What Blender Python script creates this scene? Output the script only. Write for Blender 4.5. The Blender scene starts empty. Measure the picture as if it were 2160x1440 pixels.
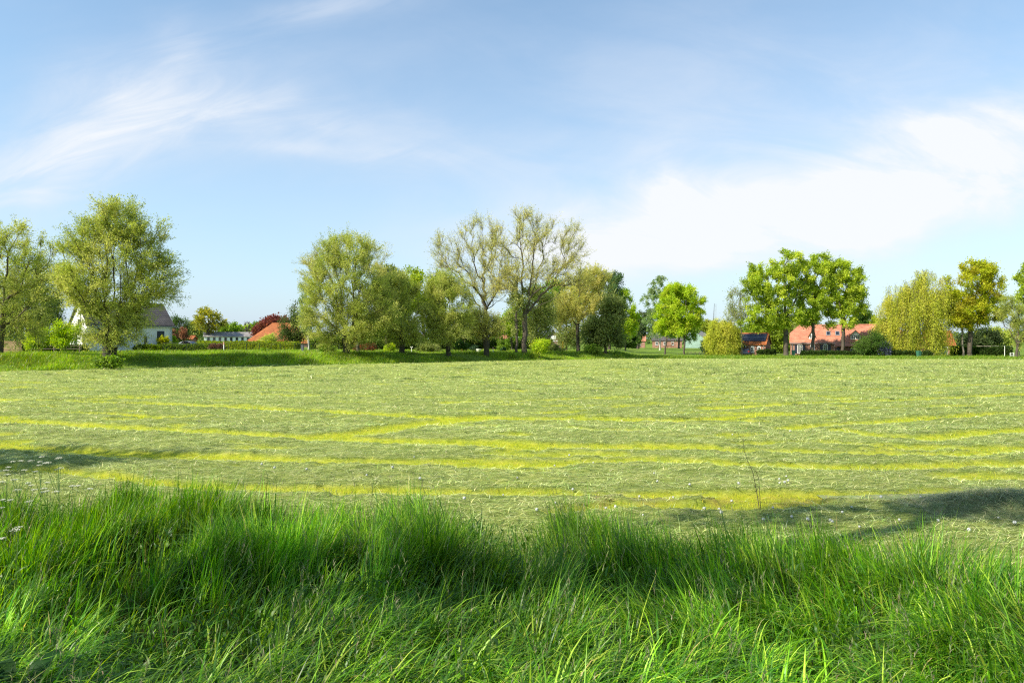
import bpy, math, random
import numpy as np
from mathutils import Vector

SC = bpy.context.scene
COL = SC.collection
rad = math.radians
CAMH, F, HZ = 2.8, 1440.0, 718.0          # camera height, focal length and horizon in photo pixels
R0 = np.random.default_rng(7)

# ------------------------------------------------------------------ helpers
def sm(a, b, x):
    t = np.clip((np.asarray(x, float) - a) / (b - a), 0, 1)
    return t * t * (3 - 2 * t)

def vnoise(x, y, seed=0):
    x = np.asarray(x, float); y = np.asarray(y, float)
    xi = np.floor(x).astype(np.int64); yi = np.floor(y).astype(np.int64)
    fx = x - xi; fy = y - yi
    fx = fx * fx * (3 - 2 * fx); fy = fy * fy * (3 - 2 * fy)
    def h(i, j):
        n = (i * 374761393 + j * 668265263 + seed * 1274126177) & 0xffffffff
        n = ((n ^ (n >> 13)) * 1274126177) & 0xffffffff
        n = n ^ (n >> 16)
        return (n & 0xffff) / 65535.0
    a = h(xi, yi); b = h(xi + 1, yi); c = h(xi, yi + 1); d = h(xi + 1, yi + 1)
    return (a * (1 - fx) + b * fx) * (1 - fy) + (c * (1 - fx) + d * fx) * fy

def fbm(x, y, seed=0, o=4):
    s = 0; a = .5; t = 0
    for k in range(o):
        s = s + a * vnoise(x * 2 ** k + 17.3 * k, y * 2 ** k - 9.1 * k, seed + k); t += a; a *= .5
    return s / t

def ground_z(x, y):
    x = np.asarray(x, float); y = np.asarray(y, float)
    s = bank_s(x, y)
    H = 1.25 - .4 * sm(-45, 17, x)
    q = x / np.maximum(y, 1)
    z = H * sm(0, 4.6, s + .5 * (fbm(x * .3, y * .3, 3, 2) - .5)) * (1 - sm(.145, .19, q)) * (y > 1)
    return z + (fbm(x * .15, y * .15, 5, 2) - .5) * .12 * sm(0, 3, s)

def bank_s(x, y):
    return ((y - 60.2) - .693 * (x + 45.1)) * .822

def pxyz(px, py, D):
    return np.array([(px - 1080) / F * D, D, CAMH + (HZ - py) / F * D])

def pground(px, py):
    D = CAMH * F / (py - HZ)
    return np.array([(px - 1080) / F * D, D])

def np_mesh(name, V, faces, mat, parent=None, cols=None, smooth=False):
    V = np.asarray(V, np.float32); faces = np.asarray(faces, np.int32)
    me = bpy.data.meshes.new(name)
    n = len(faces); k = faces.shape[1]
    me.vertices.add(len(V)); me.vertices.foreach_set('co', V.ravel())
    me.loops.add(n * k); me.loops.foreach_set('vertex_index', faces.ravel())
    me.polygons.add(n)
    me.polygons.foreach_set('loop_start', np.arange(0, n * k, k, dtype=np.int32))
    me.polygons.foreach_set('loop_total', np.full(n, k, dtype=np.int32))
    if smooth:
        me.polygons.foreach_set('use_smooth', np.ones(n, dtype=bool))
    if cols is not None:
        a = me.attributes.new('col', 'FLOAT_COLOR', 'POINT')
        c = np.ones((len(V), 4), np.float32); c[:, :3] = cols
        a.data.foreach_set('color', c.ravel())
    me.update(calc_edges=True)
    me.materials.append(mat)
    o = bpy.data.objects.new(name, me); COL.objects.link(o)
    if parent: o.parent = parent
    return o

def tag(o, label=None, cat=None, group=None, kind=None):
    if label: o['label'] = label
    if cat: o['category'] = cat
    if group: o['group'] = group
    if kind: o['kind'] = kind
    return o

def thing(name, label, cat, loc=(0, 0, 0), rz=0, group=None):
    o = bpy.data.objects.new(name, None); COL.objects.link(o)
    o.empty_display_size = .3
    o.location = [float(c) for c in loc]; o.rotation_euler = (0, 0, rz)
    return tag(o, label, cat, group)

class MB:
    """collects polygons for one mesh"""
    def __init__(s): s.v = []; s.f = []
    def poly(s, pts):
        b = len(s.v); s.v += [tuple(map(float, p)) for p in pts]; s.f.append(list(range(b, b + len(pts)))); return s
    def box(s, x0, x1, y0, y1, z0, z1):
        b = len(s.v)
        s.v += [(x0, y0, z0), (x1, y0, z0), (x1, y1, z0), (x0, y1, z0), (x0, y0, z1), (x1, y0, z1), (x1, y1, z1), (x0, y1, z1)]
        for f in ((0, 3, 2, 1), (4, 5, 6, 7), (0, 1, 5, 4), (1, 2, 6, 5), (2, 3, 7, 6), (3, 0, 4, 7)):
            s.f.append([b + i for i in f])
        return s
    def slab(s, pts, n, t):
        """polygon pts thickened by t along -n"""
        n = np.array(n, float); n /= np.linalg.norm(n)
        P = [np.array(p, float) for p in pts]; Q = [p - n * t for p in P]
        s.poly(P); s.poly(Q[::-1])
        for i in range(len(P)):
            j = (i + 1) % len(P); s.poly([P[j], P[i], Q[i], Q[j]])
        return s
    def tube(s, p0, p1, r0, r1=None, n=8, caps=True):
        r1 = r0 if r1 is None else r1
        p0 = np.array(p0, float); p1 = np.array(p1, float); d = p1 - p0; d /= np.linalg.norm(d)
        u = np.cross(d, (0, 0, 1) if abs(d[2]) < .9 else (1, 0, 0)); u /= np.linalg.norm(u); w = np.cross(d, u)
        b = len(s.v)
        for p, r in ((p0, r0), (p1, r1)):
            for k in range(n):
                a = 2 * math.pi * k / n; s.v.append(tuple(p + r * (math.cos(a) * u + math.sin(a) * w)))
        for k in range(n):
            k2 = (k + 1) % n; s.f.append([b + k, b + k2, b + n + k2, b + n + k])
        if caps:
            s.f.append([b + k for k in range(n)][::-1]); s.f.append([b + n + k for k in range(n)])
        return s
    def build(s, name, mat, parent=None, smooth=False):
        me = bpy.data.meshes.new(name); me.from_pydata(s.v, [], s.f); me.update()
        if smooth:
            for p in me.polygons: p.use_smooth = True
        me.materials.append(mat)
        o = bpy.data.objects.new(name, me); COL.objects.link(o)
        if parent: o.parent = parent
        return o

# ------------------------------------------------------------------ materials
def nm(name):
    m = bpy.data.materials.new(name); m.use_nodes = True
    nt = m.node_tree; nt.nodes.clear()
    out = nt.nodes.new('ShaderNodeOutputMaterial')
    return m, nt, out

def N(nt, t, **kw):
    n = nt.nodes.new(t)
    for k, v in kw.items():
        if k.startswith('i_'):
            n.inputs[k[2:].replace('_', ' ')].default_value = v
        else: setattr(n, k, v)
    return n

def mat_simple(name, c, rough=.7, var=.15, scale=3.0, bump=0, metal=0, spec=.5):
    m, nt, out = nm(name); L = nt.links.new
    b = N(nt, 'ShaderNodeBsdfPrincipled', i_Roughness=rough, i_Metallic=metal)
    b.inputs['Specular IOR Level'].default_value = spec
    tc = N(nt, 'ShaderNodeTexCoord'); no = N(nt, 'ShaderNodeTexNoise', i_Scale=scale, i_Detail=5.0)
    L(tc.outputs['Object'], no.inputs['Vector'])
    mr = N(nt, 'ShaderNodeMapRange'); mr.inputs[3].default_value = 1 - var * 1.6; mr.inputs[4].default_value = 1 + var * 1.6
    L(no.outputs['Fac'], mr.inputs[0])
    mx = N(nt, 'ShaderNodeMix', data_type='RGBA', blend_type='MULTIPLY'); mx.inputs[0].default_value = 1
    mx.inputs[6].default_value = (*c, 1)
    cb = N(nt, 'ShaderNodeCombineColor')
    for i in range(3): L(mr.outputs[0], cb.inputs[i])
    L(cb.outputs[0], mx.inputs[7]); L(mx.outputs[2], b.inputs['Base Color'])
    if bump:
        bp = N(nt, 'ShaderNodeBump', i_Strength=bump, i_Distance=.05); L(no.outputs['Fac'], bp.inputs['Height']); L(bp.outputs[0], b.inputs['Normal'])
    L(b.outputs[0], out.inputs[0])
    return m

def mat_leaf(name, trans=.35, rough=.5, spec=.12):
    m, nt, out = nm(name); L = nt.links.new
    at = N(nt, 'ShaderNodeAttribute', attribute_name='col')
    b = N(nt, 'ShaderNodeBsdfPrincipled', i_Roughness=rough); b.inputs['Specular IOR Level'].default_value = spec
    t = N(nt, 'ShaderNodeBsdfTranslucent')
    hs = N(nt, 'ShaderNodeHueSaturation', i_Saturation=1.15, i_Value=1.35)
    L(at.outputs['Color'], hs.inputs['Color']); L(hs.outputs[0], t.inputs['Color'])
    L(at.outputs['Color'], b.inputs['Base Color'])
    mx = N(nt, 'ShaderNodeMixShader'); mx.inputs[0].default_value = trans
    L(b.outputs[0], mx.inputs[1]); L(t.outputs[0], mx.inputs[2]); L(mx.outputs[0], out.inputs[0])
    return m

def mat_brick(name, c1, c2, mortar, bw=.22, bh=.065, ms=.01, rough=.85, bump=.3):
    m, nt, out = nm(name); L = nt.links.new
    b = N(nt, 'ShaderNodeBsdfPrincipled', i_Roughness=rough)
    b.inputs['Specular IOR Level'].default_value = .2
    tc = N(nt, 'ShaderNodeTexCoord'); sp = N(nt, 'ShaderNodeSeparateXYZ'); L(tc.outputs['Object'], sp.inputs[0])
    ad = N(nt, 'ShaderNodeMath', operation='ADD'); L(sp.outputs[0], ad.inputs[0]); L(sp.outputs[1], ad.inputs[1])
    cb = N(nt, 'ShaderNodeCombineXYZ'); L(ad.outputs[0], cb.inputs[0]); L(sp.outputs[2], cb.inputs[1])
    br = N(nt, 'ShaderNodeTexBrick', i_Scale=1.0); L(cb.outputs[0], br.inputs['Vector'])
    br.inputs['Brick Width'].default_value = bw; br.inputs['Row Height'].default_value = bh; br.inputs['Mortar Size'].default_value = ms
    br.inputs['Color1'].default_value = (*c1, 1); br.inputs['Color2'].default_value = (*c2, 1); br.inputs['Mortar'].default_value = (*mortar, 1)
    no = N(nt, 'ShaderNodeTexNoise', i_Scale=.9, i_Detail=8.0, i_Roughness=.68); L(tc.outputs['Object'], no.inputs['Vector'])
    mr = N(nt, 'ShaderNodeMapRange'); mr.inputs[1].default_value = .25; mr.inputs[2].default_value = .75; mr.inputs[3].default_value = .55; mr.inputs[4].default_value = 1.4; L(no.outputs['Fac'], mr.inputs[0])
    cc = N(nt, 'ShaderNodeCombineColor')
    for i in range(3): L(mr.outputs[0], cc.inputs[i])
    mx = N(nt, 'ShaderNodeMix', data_type='RGBA', blend_type='MULTIPLY'); mx.inputs[0].default_value = 1
    L(br.outputs['Color'], mx.inputs[6]); L(cc.outputs[0], mx.inputs[7]); L(mx.outputs[2], b.inputs['Base Color'])
    bp = N(nt, 'ShaderNodeBump', i_Strength=bump, i_Distance=.02, invert=True); L(br.outputs['Fac'], bp.inputs['Height']); L(bp.outputs[0], b.inputs['Normal'])
    L(b.outputs[0], out.inputs[0])
    return m

M = {}
M['leaf'] = mat_leaf('leaf', trans=.45)
M['blade'] = mat_leaf('grass_blade', trans=.42, rough=.38, spec=.3)
M['hay'] = mat_leaf('cut_grass', trans=.2, rough=.6, spec=.25)
M['bark'] = mat_simple('bark', (.080, .064, .046), .9, .35, 2.5, .6)
M['bark_dark'] = mat_simple('mossy_dark_bark', (.040, .034, .022), .95, .4, 3.0, .8)
M['bark_pale'] = mat_simple('pale_bark', (.21, .18, .14), .9, .35, 2.5, .6)
M['birch'] = mat_simple('birch_bark', (.45, .43, .38), .8, .4, 1.5, .3)
M['brick'] = mat_brick('red_brick', (.36, .15, .10), (.30, .115, .075), (.34, .27, .22))
M['brick_dark'] = mat_brick('brown_brick', (.25, .14, .10), (.2, .11, .08), (.3, .25, .2))
M['tile_red'] = mat_brick('red_roof_tiles', (.45, .165, .10), (.38, .135, .08), (.54, .27, .185), .3, .27, .02, .6, .8)
M['tile_orange'] = mat_brick('orange_roof_tiles', (.42, .145, .05), (.36, .115, .04), (.27, .085, .03), .3, .27, .02, .6, .8)
M['tile_dark'] = mat_brick('dark_roof_tiles', (.13, .115, .11), (.10, .09, .09), (.05, .045, .045), .3, .3, .05, .4, 1.0)
M['tile_grey'] = mat_brick('grey_sheet_roof', (.27, .25, .24), (.24, .22, .21), (.18, .17, .16), 1.1, 2.5, .03, .8, .3)
M['white'] = mat_simple('white_render', (.80, .79, .76), .8, .05, 1.0)
M['wpaint'] = mat_simple('white_paint', (.80, .80, .78), .45, .04, 4)
M['glass'] = mat_simple('window_glass', (.02, .025, .035), .06, .1, 1, spec=.8)
M['navy'] = mat_simple('navy_paint', (.022, .03, .055), .4, .1, 4)
M['teal'] = mat_simple('blue_green_paint', (.03, .085, .105), .5, .15, 3)
M['solar'] = mat_simple('solar_glass', (.02, .022, .035), .18, .1, 1)
M['alu'] = mat_simple('aluminium', (.55, .56, .58), .35, .05, 3, metal=.8)
M['gutter'] = mat_simple('zinc_gutter', (.30, .32, .34), .5, .1, 3, metal=.4)
M['wood'] = mat_simple('weathered_wood', (.17, .14, .105), .85, .3, 6, .3)
M['wood_red'] = mat_simple('reddish_timber', (.42, .25, .16), .8, .25, 6, .2)
M['post_dark'] = mat_simple('dark_green_metal', (.03, .045, .035), .5, .1, 4)
M['post_grey'] = mat_simple('galvanised_post', (.33, .34, .34), .5, .1, 4, metal=.3)
M['green_sheet'] = mat_simple('green_sheet_wall', (.23, .34, .29), .6, .22, .8)
M['mill'] = mat_simple('mill_boards', (.09, .09, .10), .7, .2, 2)
M['silver'] = mat_simple('silver_car_paint', (.62, .66, .72), .25, .03, 2, metal=.4)
M['darkblue'] = mat_simple('dark_blue_car_paint', (.02, .025, .05), .2, .05, 2)
M['tyre'] = mat_simple('rubber', (.02, .02, .02), .8, .1, 5)
M['redlamp'] = mat_simple('red_lamp_glass', (.35, .02, .02), .2, .05, 5)
M['binG'] = mat_simple('green_bin_plastic', (.04, .14, .09), .5, .1, 4)
M['binD'] = mat_simple('dark_grey_plastic', (.10, .11, .13), .55, .1, 4)
M['yellow'] = mat_simple('yellow_paint', (.75, .50, .03), .5, .08, 4)
M['pink'] = mat_simple('faded_red_paint', (.62, .30, .26), .6, .1, 5)
M['bluesign'] = mat_simple('blue_sign_paint', (.05, .16, .55), .4, .05, 4)
M['fluff'] = mat_simple('dandelion_fluff', (.52, .53, .51), .9, .12, 60)
M['dry'] = mat_simple('dry_stem', (.11, .075, .05), .85, .25, 20)
M['leafgreen'] = mat_simple('stem_green', (.10, .17, .04), .5, .2, 20)
M['horse'] = mat_simple('brown_coat', (.20, .09, .045), .6, .2, 2)

# ------------------------------------------------------------------ camera, sun, sky
cam_d = bpy.data.cameras.new('camera'); cam = bpy.data.objects.new('camera', cam_d); COL.objects.link(cam)
cam.location = (0, 0, CAMH); cam.rotation_euler = (rad(90), 0, 0)
cam_d.sensor_width = 36; cam_d.lens = 24; cam_d.clip_end = 20000; cam_d.clip_start = .05
cam_d.shift_y = -(2.0) / 2160
SC.camera = cam

SUN_AZ, SUN_EL = rad(32), rad(42)                    # azimuth of the light's travel, measured from +x
dx, dy = math.cos(SUN_AZ), math.sin(SUN_AZ)
trav = Vector((dx * math.cos(SUN_EL), dy * math.cos(SUN_EL), -math.sin(SUN_EL)))
sl = bpy.data.lights.new('sun', 'SUN'); so = bpy.data.objects.new('sun', sl); COL.objects.link(so)
sl.energy = 5.0; sl.angle = rad(.5); sl.color = (1, .92, .76)
so.rotation_euler = trav.to_track_quat('-Z', 'Y').to_euler()
so.location = (-20, -20, 40)

W = bpy.data.worlds.new('World'); SC.world = W; W.use_nodes = True
def build_world():
    nt = W.node_tree; nt.nodes.clear(); L = nt.links.new
    out = N(nt, 'ShaderNodeOutputWorld'); bg = N(nt, 'ShaderNodeBackground', i_Strength=.145)
    sky = N(nt, 'ShaderNodeTexSky', sky_type='NISHITA'); sky.sun_disc = False
    sky.sun_elevation = SUN_EL; sky.sun_rotation = math.atan2(-dx, -dy)
    sky.altitude = 0; sky.air_density = 1.0; sky.dust_density = .6; sky.ozone_density = 1.6
    tc = N(nt, 'ShaderNodeTexCoord'); sp = N(nt, 'ShaderNodeSeparateXYZ'); L(tc.outputs['Generated'], sp.inputs[0])
    def S(x): return x.outputs[0] if hasattr(x, 'outputs') else x
    def m(op, a, b=None, c=None):
        n = N(nt, 'ShaderNodeMath', operation=op)
        for i, q in enumerate((a, b, c)):
            if q is None: continue
            q = S(q)
            if isinstance(q, (int, float)): n.inputs[i].default_value = q
            else: L(q, n.inputs[i])
        return n.outputs[0]
    X, Y, Z = sp.outputs
    yy = m('MAXIMUM', Y, .08)
    u = m('DIVIDE', X, yy); v = m('DIVIDE', Z, yy)
    front = m('SMOOTH_MIN', 1, m('MULTIPLY', m('MAXIMUM', m('SUBTRACT', Y, .1), 0), 6), .1)
    def noise(su, sv, rot, scale, det, off, rough=.55, dist=0):
        c, s = math.cos(rot), math.sin(rot)
        a = m('MULTIPLY', m('ADD', m('MULTIPLY', u, c), m('MULTIPLY', v, s)), su)
        b = m('MULTIPLY', m('SUBTRACT', m('MULTIPLY', v, c), m('MULTIPLY', u, s)), sv)
        cb = N(nt, 'ShaderNodeCombineXYZ'); L(a, cb.inputs[0]); L(b, cb.inputs[1]); cb.inputs[2].default_value = off
        n = N(nt, 'ShaderNodeTexNoise', i_Scale=scale, i_Detail=det, i_Roughness=rough, i_Distortion=dist)
        L(cb.outputs[0], n.inputs['Vector']); return n.outputs['Fac']
    wob = noise(1, 1, 0, 3.2, 4.0, 3.3)
    wob2 = noise(1, 1, 0, 2.6, 4.0, 8.1)
    def blob(px, py, rx, ry, ang, amp, warp=.12):
        cu, cv = (px - 1080) / F, (HZ - py) / F
        c, s = math.cos(rad(ang)), math.sin(rad(ang))
        du = m('ADD', m('SUBTRACT', u, cu), m('MULTIPLY', m('SUBTRACT', wob, .5), warp * 2))
        dv = m('ADD', m('SUBTRACT', v, cv), m('MULTIPLY', m('SUBTRACT', wob2, .5), warp))
        a = m('DIVIDE', m('ADD', m('MULTIPLY', du, c), m('MULTIPLY', dv, s)), rx / F)
        b = m('DIVIDE', m('SUBTRACT', m('MULTIPLY', dv, c), m('MULTIPLY', du, s)), ry / F)
        r2 = m('ADD', m('MULTIPLY', a, a), m('MULTIPLY', b, b))
        return m('MULTIPLY', m('EXPONENT', m('MULTIPLY', r2, -1)), amp)
    def total(bl):
        t = bl[0]
        for b in bl[1:]: t = m('ADD', t, b)
        return t
    left = total([blob(150, 330, 330, 85, 12, .68), blob(60, 370, 220, 60, 20, .3), blob(300, 200, 380, 130, 24, .50), blob(560, 255, 380, 70, -12, .5),
                  blob(395, 100, 70, 60, -40, .35, .06), blob(720, 8, 160, 35, 6, .55, .06), blob(650, 320, 260, 18, -4, .3, .05)])
    right = total([blob(1980, 380, 480, 130, 10, .64), blob(1500, 455, 480, 80, 2, .78), blob(1760, 450, 560, 105, 4, .40), blob(1405, 370, 70, 50, -25, .6, .05),
                   blob(2200, 250, 260, 70, 14, .6), blob(1250, 540, 300, 60, 0, .45), blob(2000, 600, 500, 40, 3, .25), blob(1500, 180, 800, 260, 10, .30), blob(1900, 260, 420, 160, 12, .3), blob(900, 330, 700, 200, 0, .16)])
    st1 = noise(1.0, 4.5, rad(18), 4.0, 9.0, 1.0, .62, .8)
    st2 = noise(1.2, 3.2, rad(-8), 3.2, 9.0, 5.0, .6, .6)
    def remap(x, a, b, c, d):
        n = N(nt, 'ShaderNodeMapRange', interpolation_type='SMOOTHSTEP'); L(S(x), n.inputs[0])
        for i, q in enumerate((a, b, c, d)): n.inputs[i + 1].default_value = q
        return n.outputs[0]
    dl = m('MULTIPLY', left, remap(st1, .24, .76, .38, 1.0))
    dr = m('MULTIPLY', right, remap(st2, .24, .74, .46, 1.08))
    veil = remap(noise(1, 3, rad(6), 2.0, 7.0, 11.0), .4, .85, 0, .22)
    dens = m('ADD', m('ADD', m('MULTIPLY', dl, .8), dr), veil)
    dens = m('MULTIPLY', dens, front)
    back = remap(noise(1, 2, 0, 1.5, 6, 21.0), .45, .8, 0, .35)
    dens = m('MINIMUM', m('ADD', dens, m('MULTIPLY', back, m('SUBTRACT', 1, front))), .97)
    # pale band of thick air low on the sky
    low = m('MULTIPLY', m('EXPONENT', m('MULTIPLY', m('MAXIMUM', Z, 0), -5.0)), .85)
    dens2 = m('SUBTRACT', 1, m('MULTIPLY', m('SUBTRACT', 1, dens), m('SUBTRACT', 1, low)))
    tint = N(nt, 'ShaderNodeMix', data_type='RGBA', blend_type='MULTIPLY'); tint.inputs[0].default_value = 1
    L(sky.outputs[0], tint.inputs[6]); tint.inputs[7].default_value = SKY_TINT
    # low air colour vs cloud colour
    cl = N(nt, 'ShaderNodeMix', data_type='RGBA'); L(S(dens), cl.inputs[0])
    cl.inputs[6].default_value = LOW_AIR; cl.inputs[7].default_value = CLOUD
    mx = N(nt, 'ShaderNodeMix', data_type='RGBA'); L(S(dens2), mx.inputs[0]); L(tint.outputs[2], mx.inputs[6]); L(cl.outputs[2], mx.inputs[7])
    L(mx.outputs[2], bg.inputs[0]); L(bg.outputs[0], out.inputs[0])
SKY_TINT = (.84, .945, .89, 1)
LOW_AIR = (2.2, 2.72, 3.65, 1)
CLOUD = (3.92, 4.02, 4.15, 1)
build_world()
SC.view_settings.view_transform = 'Standard'; SC.view_settings.look = 'None'
SC.view_settings.exposure = .75; SC.view_settings.gamma = 1
SC.cycles.use_denoising = False; SC.cycles.filter_width = 1.25; SC.cycles.sample_clamp_indirect = 4
SC.cycles.max_bounces = 6; SC.cycles.transparent_max_bounces = 4

# ------------------------------------------------------------------ the mown field: stripes between the swaths
STR = [  # (half width in metres, [(photo x, photo y) ...]) : bare stubble lines, laid out on the ground
 (.50, [(-500, 800), (-200, 828), (0, 845), (300, 853), (700, 872), (950, 886), (1300, 888), (1600, 893)]),
 (.62, [(-500, 840), (-200, 872), (0, 890), (300, 908), (640, 927), (820, 935), (1000, 938), (1150, 945), (1330, 948), (1500, 950)]),
 (.85, [(660, 927), (760, 918), (860, 902), (960, 890), (1010, 885)]),
 (.50, [(-500, 890), (-200, 925), (0, 945), (200, 962), (400, 967), (600, 975), (800, 980), (1000, 985), (1180, 985)]),
 (.45, [(1150, 985), (1350, 975), (1560, 985), (1800, 992), (2160, 985), (2500, 975)]),
 (.34, [(-100, 985), (150, 1003), (420, 1034), (700, 1040), (960, 1046), (1200, 1048), (1560, 1054), (1900, 1052), (2020, 1047)]),
 (.55, [(1500, 865), (1700, 853), (1900, 847), (2160, 834), (2500, 818)]),
 (.45, [(1420, 836), (1600, 830), (1800, 825), (2160, 810), (2500, 800)]),
 (.45, [(1440, 890), (1570, 883), (1680, 878)]),
 (.5, [(1640, 907), (1800, 898), (1950, 886), (2160, 873), (2500, 856)]),
 (.6, [(1775, 912), (1850, 924), (1950, 928), (2080, 916), (2300, 903), (2500, 890)]),
 (.45, [(1440, 950), (1600, 956), (1760, 960), (2000, 964), (2160, 955), (2500, 945)]),
 (.45, [(940, 852), (1100, 849), (1260, 842), (1440, 838)]), (.35, [(380, 828), (600, 836), (800, 840), (1000, 842)]),
 (.4, [(-60, 806), (60, 808), (150, 809)]), (.4, [(-60, 818), (100, 822), (200, 823)]), (.35, [(350, 822), (520, 827), (640, 826)]),
 (.35, [(130, 873), (260, 877), (340, 884)]), (.3, [(1150, 860), (1300, 861), (1400, 856)]), (.35, [(1750, 868), (1900, 862), (2050, 858)]),
 (.3, [(960, 780), (1100, 778), (1500, 772), (2160, 778)]), (.3, [(1440, 795), (1800, 790), (2160, 789)]),
 (.3, [(1100, 812), (1400, 806), (1700, 801), (2160, 797)]),
 (.4, [(1160, 1090), (1300, 1070), (1500, 1078), (1700, 1066)]), (.35, [(1560, 940), (1750, 938), (1900, 945)]),
]
STRW = [(w, np.array([pground(*p) for p in P])) for w, P in STR]

def stripe(x, y):
    wob = (fbm(x * .5, y * .5, 31, 2) - .5) * .3 + (fbm(x * 4.5, y * 4.5, 33, 3) - .5) * .55
    wob2 = fbm(x * .25, y * .25, 37, 2)
    r = np.zeros(len(x))
    for w, P in STRW:
        d = np.full(len(x), 1e9)
        for a, b in zip(P[:-1], P[1:]):
            ab = b - a; t = np.clip(((x - a[0]) * ab[0] + (y - a[1]) * ab[1]) / (ab @ ab), 0, 1)
            d = np.minimum(d, np.hypot(x - a[0] - t * ab[0], y - a[1] - t * ab[1]))
        ww = w * (.40 + .75 * wob2)
        r = np.maximum(r, 1 - sm(ww * .6, ww * 1.2, d + wob * .5))
    n = fbm(x * .45, y * 1.1, 41, 3)
    return np.maximum(r, .8 * sm(.66, .76, n))

def grass_edge(x, y):
    """distance of the far edge of the tall grass, by bearing"""
    q = x / np.maximum(y, .3)
    return np.interp(q, [-1.5, -.75, -.52, -.42, -.26, -.08, .02, .15, .3, .45, .6, .75, 1.5],
                     [10.3, 10.2, 10.8, 10.0, 9.7, 9.3, 8.7, 8.6, 8.6, 8.3, 7.9, 7.2, 6.8]) + .7 * (vnoise(x * 1.3, y * .3, 51) - .5)

def far_edge(x, y):
    """field's far edge on the right, a straight verge"""
    return 103.5 - (x - 17) * .09

def field_mask(x, y):
    s = bank_s(x, y) + .5 * (vnoise(x * .8, y * .8, 61) - .5)
    left = (s < -.1)
    q = x / np.maximum(y, 1)
    right = (q > .155) & (y < far_edge(x, y) + .8 * (vnoise(x * .7, y * .7, 62) - .5))
    return ((left & (q < .165)) | right) & (y > 1)

def hay_z(x, y, st, fm):
    n = fbm(x * 1.1, y * 1.1, 71, 4); n2 = fbm(x * 3.3, y * 3.3, 77, 3)
    sw = .08 + .14 * np.clip(n - .42, 0, 1) + .08 * (n2 - .45) + .05 * (fbm(x * 7, y * 9, 79, 2) - .5)
    hp = .0
    return (sw * (1 - st) + hp) * fm

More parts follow.
